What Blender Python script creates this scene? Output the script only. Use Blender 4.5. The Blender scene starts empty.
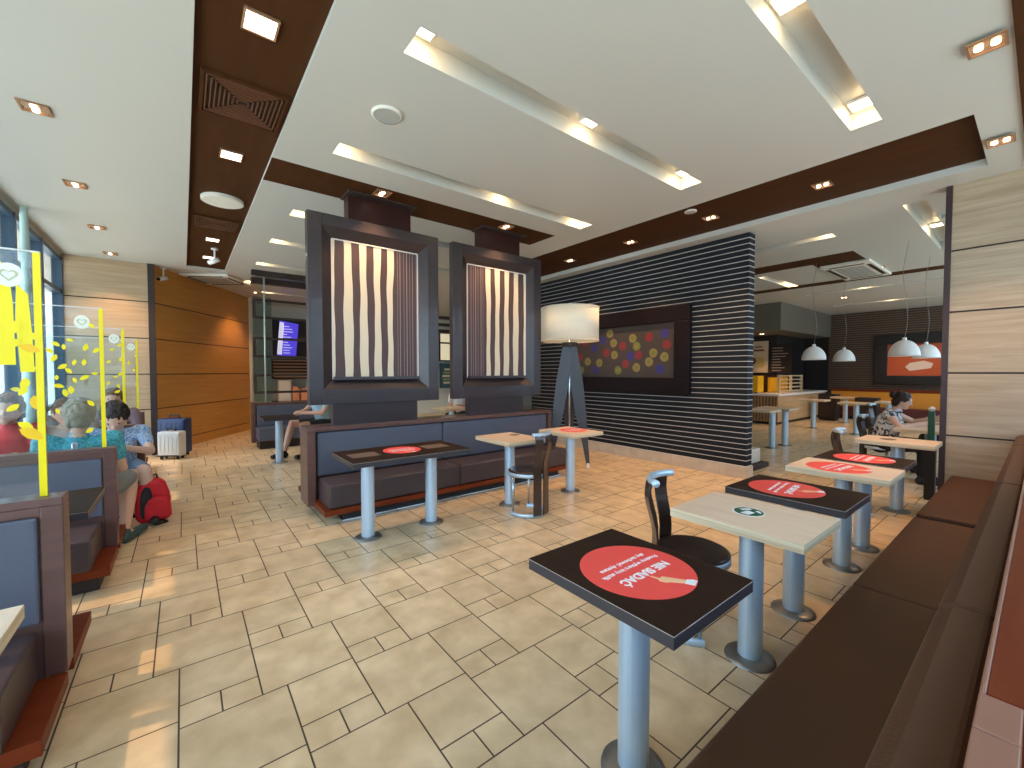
import bpy, bmesh, math, random
from mathutils import Vector, Matrix
random.seed(7)
SC = bpy.context.scene
COL = SC.collection
PI = math.pi
H = 1.47            # eye height
CZ = 3.36           # ceiling height

# ------------------------------------------------------------------ materials
MATS = {}
def mat(name, col, rough=.5, metal=0, coat=0, spec=.5, emit=0, bump=0, bscale=60, trans=0):
    m = bpy.data.materials.new(name); m.use_nodes = True
    b = m.node_tree.nodes['Principled BSDF']
    b.inputs['Base Color'].default_value = (*col, 1)
    b.inputs['Roughness'].default_value = rough
    b.inputs['Metallic'].default_value = metal
    b.inputs['Coat Weight'].default_value = coat
    b.inputs['Specular IOR Level'].default_value = spec
    if trans: b.inputs['Transmission Weight'].default_value = trans
    if emit:
        b.inputs['Emission Color'].default_value = (*col, 1)
        b.inputs['Emission Strength'].default_value = emit
    nt = m.node_tree
    if bump:
        n = nt.nodes.new('ShaderNodeTexNoise'); n.inputs['Scale'].default_value = bscale
        tc = nt.nodes.new('ShaderNodeTexCoord'); nt.links.new(tc.outputs['Object'], n.inputs['Vector'])
        bp = nt.nodes.new('ShaderNodeBump'); bp.inputs['Strength'].default_value = bump
        bp.inputs['Distance'].default_value = .01
        nt.links.new(n.outputs['Fac'], bp.inputs['Height']); nt.links.new(bp.outputs['Normal'], b.inputs['Normal'])
    MATS[name] = m
    return m
def mottled(name, c1, c2, scale=(3,3,3), rough=.5, coat=0, detail=5, attr=None, distort=0, metal=0, spec=.5, nscale=1, rvar=0):
    """two tones mixed by stretched noise (grain, stone clouding, brushed metal)"""
    m = mat(name, c1, rough, metal, coat, spec); nt = m.node_tree; b = nt.nodes['Principled BSDF']
    tc = nt.nodes.new('ShaderNodeTexCoord'); mp = nt.nodes.new('ShaderNodeMapping')
    mp.inputs['Scale'].default_value = scale
    nt.links.new(tc.outputs['Object'], mp.inputs['Vector'])
    n = nt.nodes.new('ShaderNodeTexNoise'); n.inputs['Scale'].default_value = nscale
    n.inputs['Detail'].default_value = detail; n.inputs['Distortion'].default_value = distort
    nt.links.new(mp.outputs['Vector'], n.inputs['Vector'])
    r = nt.nodes.new('ShaderNodeValToRGB')
    r.color_ramp.elements[0].position = .25; r.color_ramp.elements[0].color = (*c1, 1)
    r.color_ramp.elements[1].position = .75; r.color_ramp.elements[1].color = (*c2, 1)
    nt.links.new(n.outputs['Fac'], r.inputs['Fac'])
    out = r.outputs['Color']
    if attr:
        a = nt.nodes.new('ShaderNodeAttribute'); a.attribute_name = attr
        mr = nt.nodes.new('ShaderNodeMapRange'); mr.inputs['To Min'].default_value = .94; mr.inputs['To Max'].default_value = 1.05
        nt.links.new(a.outputs['Fac'], mr.inputs['Value'])
        mx = nt.nodes.new('ShaderNodeVectorMath'); mx.operation = 'SCALE'
        nt.links.new(out, mx.inputs[0]); nt.links.new(mr.outputs['Result'], mx.inputs['Scale'])
        out = mx.outputs['Vector']
    nt.links.new(out, b.inputs['Base Color'])
    if rvar:
        mr2 = nt.nodes.new('ShaderNodeMapRange'); mr2.inputs['To Min'].default_value = rough-rvar; mr2.inputs['To Max'].default_value = rough+rvar
        nt.links.new(n.outputs['Fac'], mr2.inputs['Value']); nt.links.new(mr2.outputs['Result'], b.inputs['Roughness'])
    return m
def glass(name, tint=(.93,.97,.97), rough=.02):
    m = bpy.data.materials.new(name); m.use_nodes = True; nt = m.node_tree
    for n in list(nt.nodes): nt.nodes.remove(n)
    o = nt.nodes.new('ShaderNodeOutputMaterial'); mx = nt.nodes.new('ShaderNodeMixShader')
    t = nt.nodes.new('ShaderNodeBsdfTransparent'); t.inputs['Color'].default_value = (*tint, 1)
    g = nt.nodes.new('ShaderNodeBsdfGlossy'); g.inputs['Roughness'].default_value = rough
    f = nt.nodes.new('ShaderNodeLayerWeight'); pw = nt.nodes.new('ShaderNodeMath'); pw.operation='POWER'; pw.inputs[1].default_value=4
    ad = nt.nodes.new('ShaderNodeMath'); ad.operation='MULTIPLY_ADD'; ad.inputs[1].default_value=.8; ad.inputs[2].default_value=.04
    f.inputs['Blend'].default_value=.5; nt.links.new(f.outputs['Facing'], pw.inputs[0]); nt.links.new(pw.outputs[0], ad.inputs[0]); nt.links.new(ad.outputs[0], mx.inputs['Fac']); nt.links.new(t.outputs['BSDF'], mx.inputs[1])
    nt.links.new(g.outputs['BSDF'], mx.inputs[2]); nt.links.new(mx.outputs['Shader'], o.inputs['Surface'])
    MATS[name] = m
    return m

tile_m = mottled('stone_tile', (.60,.425,.235), (.88,.68,.43), (6,6,6), .31, detail=10, attr='tile', distort=.2, rvar=.06, spec=.4)
grout_m = mat('grout', (.085,.055,.035), .8)
ceil_m = mat('ceiling_paint', (.53,.54,.50), .42, spec=.35)
brown_m = mottled('brown_ceiling_panel', (.050,.019,.006), (.070,.028,.010), (2,14,2), .6, spec=.08)
oak_m = mottled('light_oak_panel', (.40,.28,.165), (.55,.41,.26), (1.3,1.3,26), .42, detail=6)
oakr_m = mottled('grey_oak_panel', (.34,.26,.165), (.50,.40,.28), (1.6,1.6,24), .38, detail=6, distort=.8)
oakd_m = mottled('warm_oak_panel', (.50,.235,.045), (.64,.31,.07), (1.1,1.1,22), .42, detail=6)
joint_m = mat('dark_joint', (.03,.018,.014), .6)
plum_m = mat('faint_sheen_leather', (.066,.044,.044), .36, bump=.12, bscale=160)  # brown leather, a little of the bluish window sheen mixed into the colour
wenge_m = mottled('wenge_laminate', (.024,.011,.007), (.033,.016,.010), (2,30,30), .55, spec=.1)
frame_m = mottled('wenge_frame', (.026,.018,.021), (.038,.027,.031), (20,2,20), .30, coat=.15, spec=.6)
red_m = mottled('mahogany_wood', (.15,.026,.008), (.21,.042,.013), (16,2,16), .45, spec=.12)
maho_m = mottled('reddish_booth_wood', (.105,.05,.042), (.15,.075,.062), (3,3,20), .35, coat=.2)
ledge_m = mottled('terracotta_wood', (.30,.135,.085), (.36,.17,.11), (14,2,14), .35)
leather_m = mat('brown_leather', (.095,.043,.022), .48, spec=.2, bump=.12, bscale=160)
leatherb_m = mat('window_blue_leather', (.095,.105,.145), .38, bump=.12, bscale=160)  # brown leather, with the windows' blue reflection put into its colour
ash_m = mottled('ash_laminate', (.80,.58,.40), (.90,.70,.52), (3,26,3), .34, detail=5)
ply_m = mottled('plywood_edge', (.52,.38,.22), (.85,.72,.5), (1,1,110), .45, detail=1)
edge_m = mat('grey_laminate_edge', (.045,.04,.045), .35)
line_m = mat('pale_edge_line', (.5,.42,.36), .4)
steel_m = mottled('brushed_steel', (.52,.68,.83), (.62,.78,.92), (60,60,1), .36, metal=.5)
steeld_m = mat('dull_steel_disc', (.30,.30,.29), .36, metal=.8)
silver_m = mat('silver_trim', (.6,.66,.7), .25, metal=.9)
chair_m = mottled('dark_bent_wood', (.028,.015,.011), (.045,.024,.018), (20,20,2), .3, coat=.3)
slate_m = mat('slate_board', (.020,.023,.028), .6, spec=.08)
strip_m = mat('aluminium_strip', (.75,.75,.72), .4, metal=.2)
skirt_m = mottled('stone_skirting', (.50,.42,.32), (.66,.57,.45), (6,6,6), .4)
dark_m = mat('near_black_paint', (.012,.010,.010), .5)
white_m = mat('white_enamel', (.8,.8,.78), .35)
offw_m = mat('cream_paint', (.72,.70,.62), .55)
shade_m = mat('lamp_fabric', (.86,.80,.64), .8)
shade_m.node_tree.nodes['Principled BSDF'].inputs['Emission Color'].default_value = (1,.83,.58,1)
shade_m.node_tree.nodes['Principled BSDF'].inputs['Emission Strength'].default_value = .05
red_st = mat('red_sticker', (.93,.085,.07), .45)
white_st = mat('white_print', (.9,.9,.9), .5)
peach_m = mat('peach_print', (.93,.55,.30), .5)
green_st = mat('dark_green_sticker', (.015,.10,.05), .4)
brown_st = mat('taupe_sticker', (.17,.11,.075), .5)
yellow_m = mat('yellow_film', (.95,.78,.0), .35)
yelo_m = mat('amber_film', (.95,.58,.0), .35)
cream_b = mat('cream_badge', (.86,.90,.78), .5)
olive_b = mat('olive_print', (.55,.56,.34), .5)
glass_m = glass('screen_glass'); wglass_m = glass('window_glass', (.9,.95,.97))
wframe_m = mat('steel_blue_frame', (.05,.085,.13), .35, metal=.4)
lampw = mat('lamp_glow', (1,.80,.55), .5, emit=6)
lampp = mat('panel_glow', (1,.93,.86), .5, emit=5)
chrome_m = mat('warm_reflector', (.75,.5,.32), .25, metal=.8)
tv_m = mat('blue_screen', (.09,.06,.75), .3, emit=.45)
tvw_m = mat('screen_white', (.8,.8,1), .3, emit=.4)
menu_m = mat('lit_menu', (.9,.8,.55), .4, emit=.35)
teal_m = mat('teal_poster', (.01,.07,.09), .4)
pink_m = mat('orange_goods', (.8,.36,.2), .5)
orange_m = mat('orange_leather', (.75,.30,.035), .4)
amber_m = mat('amber_box', (.95,.50,.01), .4)
backb_m = mat('dark_slat', (.075,.045,.03), .45)
backs_m = mat('warm_slat_edge', (.30,.20,.13), .45)
art_m = mat('art_ground', (.055,.045,.040), .5)
hood_m = mat('olive_bulkhead', (.13,.125,.10), .5)
out_m = mottled('facade', (.45,.5,.55), (.7,.74,.78), (1,1,1), .8)
pave_m = mat('paving', (.55,.55,.52), .8)

# ------------------------------------------------------------------ mesh building
class MB:
    def __init__(s): s.v=[]; s.f=[]; s.m=[]; s.sm=[]
    def add(s, vs, fs, mi=0, smooth=False):
        o=len(s.v); s.v+=[tuple(v) for v in vs]
        for f in fs: s.f.append(tuple(o+i for i in f)); s.m.append(mi); s.sm.append(smooth)
        return s
    def box(s,x0,x1,y0,y1,z0,z1,mi=0,rot=0,piv=None):
        vs=[(x,y,z) for x in (x0,x1) for y in (y0,y1) for z in (z0,z1)]
        if rot:
            cx,cy=piv or ((x0+x1)/2,(y0+y1)/2); c,n=math.cos(rot),math.sin(rot)
            vs=[(cx+(x-cx)*c-(y-cy)*n, cy+(x-cx)*n+(y-cy)*c, z) for x,y,z in vs]
        return s.add(vs,[(0,1,3,2),(4,6,7,5),(0,4,5,1),(2,3,7,6),(0,2,6,4),(1,5,7,3)],mi)
    def quad(s,a,b,c,d,mi=0): return s.add([a,b,c,d],[(0,1,2,3)],mi)
    def prism(s,pts,d,mi=0):
        """polygon pts extruded by vector d"""
        n=len(pts); vs=list(pts)+[tuple(p[i]+d[i] for i in range(3)) for p in pts]
        return s.add(vs,[tuple(range(n-1,-1,-1)),tuple(range(n,2*n))]+[(i,(i+1)%n,n+(i+1)%n,n+i) for i in range(n)],mi)
    def lathe(s,prof,c=(0,0,0),n=28,mi=0,a0=0,a1=2*PI):
        full=abs(a1-a0-2*PI)<1e-6; k=n if full else n+1
        vs=[]; fs=[]
        for r,z in prof:
            for i in range(k):
                a=a0+(a1-a0)*i/n; vs.append((c[0]+r*math.cos(a),c[1]+r*math.sin(a),c[2]+z))
        for j in range(len(prof)-1):
            for i in range(n if full else n):
                i2=(i+1)%k if full else i+1
                fs.append((j*k+i,j*k+i2,(j+1)*k+i2,(j+1)*k+i))
        return s.add(vs,fs,mi,True)
    def cyl(s,c,r,h,n=28,mi=0,r2=None):
        r2=r if r2 is None else r2
        s.lathe([(r,0),(r2,h)],c,n,mi)
        for rr,z,rev in ((r,0,1),(r2,h,0)):
            vs=[(c[0]+rr*math.cos(2*PI*i/n),c[1]+rr*math.sin(2*PI*i/n),c[2]+z) for i in range(n)]
            s.add(vs,[tuple(range(n-1,-1,-1)) if rev else tuple(range(n))],mi)
        return s
    def tube(s,pts,r,n=10,mi=0,rs=None):
        P=[Vector(p) for p in pts]; vs=[]; fs=[]
        for i,p in enumerate(P):
            t=(P[min(i+1,len(P)-1)]-P[max(i-1,0)]).normalized()
            u=t.cross(Vector((0,0,1)))
            if u.length<.05: u=t.cross(Vector((1,0,0)))
            u.normalize(); w=t.cross(u); rr=rs[i] if rs else r
            for k in range(n):
                a=2*PI*k/n; vs.append(tuple(p+u*math.cos(a)*rr+w*math.sin(a)*rr))
        for i in range(len(P)-1):
            for k in range(n): fs.append((i*n+k,i*n+(k+1)%n,(i+1)*n+(k+1)%n,(i+1)*n+k))
        fs.append(tuple(range(n-1,-1,-1))); fs.append(tuple((len(P)-1)*n+k for k in range(n)))
        return s.add(vs,fs,mi,True)
    def sph(s,c,r,nu=12,nv=8,sc=(1,1,1),mi=0,R=None):
        vs=[]; fs=[]
        for j in range(1,nv):
            t=PI*j/nv
            for i in range(nu):
                a=2*PI*i/nu; v=Vector((r*sc[0]*math.sin(t)*math.cos(a),r*sc[1]*math.sin(t)*math.sin(a),r*sc[2]*math.cos(t)))
                if R: v=R@v
                vs.append(tuple(v+Vector(c)))
        for z in (1,-1):
            v=Vector((0,0,z*r*sc[2])); v=R@v if R else v; vs.append(tuple(v+Vector(c)))
        T=(nv-1)*nu; B=T+1
        for j in range(nv-2):
            for i in range(nu): fs.append((j*nu+i,(j+1)*nu+i,(j+1)*nu+(i+1)%nu,j*nu+(i+1)%nu))
        for i in range(nu):
            fs.append((T,i,(i+1)%nu)); fs.append((B,(nv-2)*nu+(i+1)%nu,(nv-2)*nu+i))
        return s.add(vs,fs,mi,True)
    def cone(s,p,q,r1,r2,n=12):
        """tapered capsule for bodies"""
        s.tube([p,q],0,n,rs=[r1,r2]); s.sph(p,r1,n,8); s.sph(q,r2,n,8); return s
    def build(s,name,mats,parent=None,bevel=0,seg=2,loc=None):
        me=bpy.data.meshes.new(name); me.from_pydata(s.v,[],s.f)
        if not isinstance(mats,(list,tuple)): mats=[mats]
        for m in mats: me.materials.append(m)
        me.polygons.foreach_set('material_index',s.m); me.polygons.foreach_set('use_smooth',s.sm); me.update()
        o=bpy.data.objects.new(name,me); COL.objects.link(o)
        if parent: o.parent=parent
        if loc: o.location=loc
        if bevel:
            b=o.modifiers.new('bevel','BEVEL'); b.width=bevel; b.segments=seg; b.limit_method='ANGLE'; b.angle_limit=.7
            b.harden_normals=False
        return o
def thing(name,label,cat,loc=(0,0,0),rot=0,group=None):
    o=bpy.data.objects.new(name,None); COL.objects.link(o); o.empty_display_size=.1
    o.location=loc; o.rotation_euler=(0,0,rot); o['label']=label; o['category']=cat
    if group: o['group']=group
    return o
def tag(o,label,cat,group=None,kind=None):
    o['label']=label; o['category']=cat
    if group: o['group']=group
    if kind: o['kind']=kind
    return o
def struct(o,label=None):
    o['kind']='structure'
    if label: o['label']=label
    return o
def dup(r,loc,rot=None,label=None,group=None):
    def cp(o,par):
        c=o.copy(); COL.objects.link(c)
        if par: c.parent=par
        for ch in [x for x in bpy.data.objects if x.parent==o and x!=c]: cp(ch,c)
        return c
    n=cp(r,None); n.location=loc
    if rot is not None: n.rotation_euler=(0,0,rot)
    if label: n['label']=label
    if group: n['group']=group
    return n

# ------------------------------------------------------------------ floor
fl=MB(); tv=[]
u=(.45,.40); w=(.40,-.30); ox,oy=-1.67,1.06; G=.0034
XR=(-14.6,1.9); YR=(-2.9,17.2)
fl.box(XR[0],XR[1],YR[0],YR[1],-.05,-.0015,1); tv+=[.5]*6
def tile(x0,y0,x1,y1):
    x0=max(x0+G,XR[0]);x1=min(x1-G,XR[1]);y0=max(y0+G,YR[0]);y1=min(y1-G,YR[1])
    if x1-x0<.02 or y1-y0<.02: return
    fl.quad((x0,y0,0),(x1,y0,0),(x1,y1,0),(x0,y1,0)); tv.append(random.random())
for i in range(-60,60):
    for j in range(-60,60):
        x=ox+i*u[0]+j*w[0]; y=oy+i*u[1]+j*w[1]
        if not(XR[0]-1<x<XR[1]+1 and YR[0]-1<y<YR[1]+1): continue
        tile(x,y,x+.4,y+.4); mx,my=x-.45,y
        tile(mx,my,mx+.3,my+.3); tile(mx+.3,my,mx+.45,my+.15); tile(mx+.3,my+.15,mx+.45,my+.3)
f=fl.build('floor',[tile_m,grout_m]); struct(f,'beige stone tiled floor')
at=f.data.attributes.new('tile','FLOAT','FACE'); at.data.foreach_set('value',tv)

# ------------------------------------------------------------------ ceiling: one relief of panels, brown strips and light troughs
BZ=CZ+.07; TZ=CZ+.13
cells=[]   # x0,x1,y0,y1,z,mat   (later ones win)
def cr(*a): cells.append(a)
cr(-9.6,.9,.08,.65,CZ+.035,1)
cr(-4.8,-4.25,.65,4.1,CZ+.003,1)
cr(-7.6,-.37,4.6,5.83,BZ,1)
cr(-.15,.9,-2.9,6.1,CZ-.02,1)
cr(-8,-1.9,8.25,8.8,CZ+.003,1); cr(-2.6,-1.9,8.25,9.4,CZ+.003,1); cr(-9,.0,10.6,11.0,CZ+.003,1)
COVES=[(-2.39,-2.16,1.06,4.1),(-.99,-.80,1.06,4.15),(-3.85,-3.64,1.05,4.17),
 (-5.68,-5.45,1.04,4.2),(-7.03,-6.82,1.02,4.2),(-8.62,-8.40,1.03,4.2),(-10.45,-10.22,1.05,4.2),(-11.6,-11.4,1.5,4.2),
 (-5,-1.85,7.0,7.2),(-3.6,-3.4,9.1,10.7),(-3.7,-1.2,12.0,12.2),(-3.8,-1.2,14.6,14.8),(-1.05,-.86,6.45,9.3),(-.84,.4,7.2,7.38)]
for c in COVES: cr(*c,TZ,0)
X0,X1,Y0,Y1=-14.6,1.9,-2.9,17.2
xs=sorted({X0,X1}|{c[0] for c in cells}|{c[1] for c in cells}); ys=sorted({Y0,Y1}|{c[2] for c in cells}|{c[3] for c in cells})
def cell(xm,ym):
    z,m=CZ,0
    for c in cells:
        if c[0]<xm<c[1] and c[2]<ym<c[3]: z,m=c[4],c[5]
    return z,m
ce=MB(); grid=[[cell((xs[i]+xs[i+1])/2,(ys[j]+ys[j+1])/2) for j in range(len(ys)-1)] for i in range(len(xs)-1)]
for i in range(len(xs)-1):
    for j in range(len(ys)-1):
        z,m=grid[i][j]; a,b,c,d=xs[i],xs[i+1],ys[j],ys[j+1]
        ce.quad((a,c,z),(a,d,z),(b,d,z),(b,c,z),m)
        if i+1<len(xs)-1 and abs(grid[i+1][j][0]-z)>1e-4:
            z2,m2=grid[i+1][j]; ce.quad((b,c,z),(b,d,z),(b,d,z2),(b,c,z2), 0)
        if j+1<len(ys)-1 and abs(grid[i][j+1][0]-z)>1e-4:
            z2,m2=grid[i][j+1]; ce.quad((a,d,z),(b,d,z),(b,d,z2),(a,d,z2), 0)
ce.quad((X0,Y0,CZ+.3),(X1,Y0,CZ+.3),(X1,Y1,CZ+.3),(X0,Y1,CZ+.3),0)
struct(ce.build('ceiling',[ceil_m,brown_m]),'white panelled ceiling with dark brown strips and light troughs')

# ------------------------------------------------------------------ lamps in the ceiling
def light(name,loc,energy,kind='SPOT',col=(1,.8,.58),size=1.4,blend=.7,rad=.04,parent=None,rot=(0,0,0)):
    l=bpy.data.lights.new(name,kind); l.energy=energy; l.color=col
    if kind=='SPOT': l.spot_size=size; l.spot_blend=blend; l.shadow_soft_size=rad
    if kind=='POINT': l.shadow_soft_size=rad
    o=bpy.data.objects.new(name,l); COL.objects.link(o); o.location=loc; o.rotation_euler=rot
    if parent: o.parent=parent
    return o
def cove_lamp(x,y,label,z=TZ,s=.075,en=1.3):
    t=thing('trough_light',label,'light',(x,y,z),0,'square lamps in the ceiling troughs')
    MB().box(-s,s,-s,s,-.022,0,0).build('housing',white_m,t,.004)
    MB().box(-s*.86,s*.86,-s*.86,s*.86,-.026,-.0225).build('diffuser',lampw,t)
    light('trough_lamp_light',(0,0,-.05),en,'POINT',rad=.05,col=(1,.68,.36),parent=t)
    return t
for x,y,l in [(-2.275,1.14,'near end of the longest ceiling trough, above the centre of the room'),
 (-2.275,2.6,'middle of the longest ceiling trough, above the centre of the room'),
 (-2.275,4.0,'far end of the longest ceiling trough, above the centre of the room'),
 (-.895,2.60,'in the right-hand ceiling trough at the top edge of the photo'),
 (-.895,4.02,'far end of the right-hand ceiling trough near the brown strip'),
 (-3.745,1.13,'near end of the trough that runs beside the striped pictures'),
 (-3.745,2.85,'middle of the trough that runs beside the striped pictures'),
 (-3.745,4.07,'far end of the trough that runs beside the striped pictures'),
 (-5.565,1.14,'in the first short trough left of the striped picture panels'),
 (-6.925,1.12,'in the second short trough left of the striped picture panels'),
 (-8.51,1.14,'in the third short trough left of the striped picture panels'),
 (-10.33,1.16,'in the trough above the far dining divider'),
 (-11.5,1.62,'in the trough farthest left above the divider'),
 (-1.95,7.1,'in the trough just behind the slatted partition'),
 (-3.5,10.6,'in the short trough behind the partition by the cassette unit'),
 (-3.5,9.2,'at the far tip of the short trough behind the partition'),
 (-2.6,12.1,'in the trough before the last one in the back room'),
 (-2.6,14.7,'in the trough nearest the back wall'),
 (-.955,6.55,'near end of the trough beside the oak pillar'),
 (-.955,8.1,'farther along the trough beside the oak pillar')]:
    cove_lamp(x,y,'square warm lamp '+l)
copper_m=mat('copper_trim',(.42,.24,.13),.4,metal=.6)
def twin(x,y,z,label,en=10,s=.08,size=1.7):
    t=thing('recessed_downlight',label,'light',(x,y,z),0,'twin recessed downlights')
    m=MB(); b=.012
    m.box(-s,s,-s,-s+b,-.012,.0); m.box(-s,s,s-b,s,-.012,0); m.box(-s,-s+b,-s+b,s-b,-.012,0); m.box(s-b,s,-s+b,s-b,-.012,0)
    m.build('frame',copper_m,t)
    MB().box(-s+b,s-b,-s+b,s-b,-.004,-.001).build('reflector',chrome_m,t)
    for dx in (-.033,.033): MB().cyl((dx,0,-.016),.019,.011,14).build('bulb',lampw,t)
    if en: light('downlight_beam',(0,0,-.03),en,size=size,parent=t,col=(1,.56,.26))
    return t
for x,y,z,en,l in [(-4.5,-.80,CZ,0,'twin downlight in the pale left ceiling, nearest to the camera'),
 (-6.07,-.82,CZ,0,'twin downlight in the pale left ceiling, second from the camera'),
 (-7.68,-.85,CZ,6,'twin downlight in the pale left ceiling, third from the camera'),
 (-9.23,-.88,CZ,60,'twin downlight in the pale left ceiling right before the oak wall'),
 (-1.49,5.30,BZ,55,'twin downlight in the broad brown strip nearest the right pillar'),
 (-2.67,5.30,BZ,62,'twin downlight in the broad brown strip above the partition end'),
 (-3.91,5.34,BZ,65,'twin downlight in the broad brown strip above the dotted picture'),
 (-5.2,5.38,BZ,62,'twin downlight in the broad brown strip above the floor lamp'),
 (-4.38,1.69,CZ+.003,48,'twin downlight in the narrow strip in front of the left striped picture'),
 (-4.38,3.34,CZ+.003,48,'twin downlight in the narrow strip in front of the right striped picture'),
 (-.25,3.64,CZ-.02,5,'twin downlight at the top right of the photo above the bench'),
 (-.27,5.23,CZ-.02,70,'twin downlight above the bench end next to the oak pillar'),
 (-1.9,9.9,CZ,40,'twin downlight in the back room behind the right tables'),
 (-5.3,13.7,2.62,55,'twin downlight under the olive bulkhead above the yellow display box'),
 (-3.2,13.2,CZ,80,'twin downlight in the back room in front of the counter'),
 (-11.6,1.38,CZ,60,'twin downlight washing the dark angled oak wall')]:
    twin(x,y,z,l,en)
light('beam_left_room',(-9.0,2.8,3.3),60,size=2.2)
light('beam_far_hall',(-11.0,5.5,3.3),120,size=2.4)
light('beam_back_room',(-2.3,15.6,3.3),70,size=2.0)
def sqlamp(x,y,label,s=.085):
    t=thing('square_ceiling_light',label,'light',(x,y,CZ+.035),0,'square lamps in the long brown strip')
    m=MB(); b=.012
    m.box(-s,s,-s,-s+b,-.014,0); m.box(-s,s,s-b,s,-.014,0); m.box(-s,-s+b,-s+b,s-b,-.014,0); m.box(s-b,s,-s+b,s-b,-.014,0)
    m.build('frame',chrome_m,t); MB().box(-s+b,s-b,-s+b,s-b,-.010,-.001).build('diffuser',lampp,t)
    light('square_lamp_light',(0,0,-.05),16,size=2.3,rad=.06,col=(1,.86,.7),parent=t)
for x,l in [(-2.72,'largest square lamp in the long brown strip, at the top of the photo'),(-4.5,'square lamp in the brown strip between the louvred vent and the round disc'),
 (-7.5,'square lamp in the brown strip just beyond the round disc and second vent'),(-8.7,'farthest square lamp in the long brown strip')]: sqlamp(x,.37,l)
vent_m=mat('vent_brown',(.13,.05,.022),.5)
def vent(x0,x1,y0,y1,label):
    cx,cy=(x0+x1)/2,(y0+y1)/2; t=thing('ceiling_vent',label,'vent',(cx,cy,CZ+.035),0,'louvred vents in the brown strip')
    a,b=(x1-x0)/2,(y1-y0)/2; fr=MB(); sl=MB()
    fr.box(-a,a,-b,-b+.02,-.02,0); fr.box(-a,a,b-.02,b,-.02,0); fr.box(-a,-a+.02,-b+.02,b-.02,-.02,0); fr.box(a-.02,a,-b+.02,b-.02,-.02,0)
    fr.build('frame',brown_m,t)
    MB().box(-a+.02,a-.02,-b+.02,b-.02,-.002,0).build('back_plate',dark_m,t)
    n=8
    for k in range(n):
        p=a-.03-k*(a-.04)/n; q=b-.03-k*(b-.04)/n; z=-.018+.001*k; h=.010
        sl.box(-p,p,-q,-q+.008,z,z+h); sl.box(-p,p,q-.008,q,z,z+h); sl.box(-p,-p+.008,-q,q,z,z+h); sl.box(p-.008,p,-q,q,z,z+h)
    sl.build('louvre',vent_m,t)
vent(-3.85,-3.32,.12,.62,'dark brown square louvred vent in the strip near the top of the photo')
vent(-6.95,-6.42,.12,.62,'dark brown louvred vent in the strip beyond the round disc')
t=tag(MB().cyl((0,0,-.03),.2,.03,40).cyl((0,0,-.036),.185,.006,40).build('ceiling_disc',offw_m,None,0,loc=(-5.72,.38,CZ+.035)),'large round beige disc cover in the brown ceiling strip','speaker')
def spk(x,y,z,r,label):
    t=thing('ceiling_speaker',label,'speaker',(x,y,z)); MB().lathe([(r,0),(r,-.012),(r*.86,-.016)],n=36).build('rim',offw_m,t)
    MB().cyl((0,0,-.014),r*.86,.006,36).build('grille',mat('speaker_grille_%d'%(r*1000),(.42,.43,.40),.7,bump=.5,bscale=400),t)
spk(-3.03,1.21,CZ,.11,'round white ceiling speaker in the pale centre panel')
spk(-2.72,4.9,BZ,.07,'small round detector in the broad brown strip above the partition')
def cassette(x0,x1,y0,y1,label,rot=0):
    t=thing('air_conditioner',label,'air conditioner',((x0+x1)/2,(y0+y1)/2,CZ),rot); a,b=(x1-x0)/2,(y1-y0)/2
    MB().box(-a,a,-b,b,-.045,0).build('panel',offw_m,t,.01)
    m=MB()
    for k in range(9): y=-b*.6+k*b*1.2/8; m.box(-a*.6,a*.6,y,y+.015,-.058,-.045)
    m.build('intake_grille',mat('grey_grille'+label[:4],(.3,.3,.28),.6),t)
    for s_ in (-1,1):
        MB().box(-a*.7,a*.7,s_*b*.82-.03,s_*b*.82+.03,-.050,-.044).build('air_slot',dark_m,t)
        MB().box(s_*a*.82-.03,s_*a*.82+.03,-b*.7,b*.7,-.050,-.044).build('air_slot',dark_m,t)
cassette(-10.83,-9.95,.13,1.01,'pale square air-conditioning cassette in front of the dark angled wall',math.radians(147.7))
cassette(-2.55,-1.85,9.0,10.6,'pale square air-conditioning cassette in the back room ceiling')
def camera_unit(loc,rot,label):
    t=thing('security_camera',label,'camera',loc,rot)
    MB().cyl((0,0,-.02),.045,.02,20).build('mount',white_m,t); MB().tube([(0,0,-.02),(0,0,-.16)],.014).build('stem',white_m,t)
    MB().tube([(-.09,0,-.22),(.06,0,-.17)],.036,14).build('housing',white_m,t); MB().tube([(-.11,0,-.227),(-.088,0,-.22)],.028,14).build('lens',dark_m,t)
camera_unit((-8.05,.42,CZ+.035),.9,'white security camera hanging from the brown strip between two lamps')
camera_unit((-9.95,-.25,CZ),2.4,'white security camera under the ceiling where the two oak walls meet')

# ------------------------------------------------------------------ walls
JZ=(.185,.81,1.43,2.06,2.70)
def panelled(name,p,q,thick,mi,label,z1=CZ,jz=JZ,z0=0):
    """wood panels with shadow joints between p and q"""
    L=math.dist(p,q); a=math.atan2(q[1]-p[1],q[0]-p[0]); m=MB()
    m.box(0,L,-thick,-.012,z0,z1,1)
    zs=[z0]+[z for z in jz if z>z0]+[z1]
    for i in range(len(zs)-1): m.box(0,L,-.012,0,zs[i]+(.009 if i else 0),zs[i+1]-(.009 if i<len(zs)-2 else 0),0)
    o=m.build(name,[mi,joint_m]); o.location=(p[0],p[1],0); o.rotation_euler=(0,0,a); return struct(o,label)
panelled('wall_far_left',(-9.75,-.43),(-9.75,-1.5),.12,oak_m,'light oak panelled wall')
panelled('wall_angled',(-12.62,1.38),(-9.80,-.40),.12,oakd_m,'dark oak panelled angled wall')
struct(MB().box(-9.80,-9.70,-.46,-.37,0,CZ).build('trim_1',joint_m),'dark corner post between the oak walls')
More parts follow.
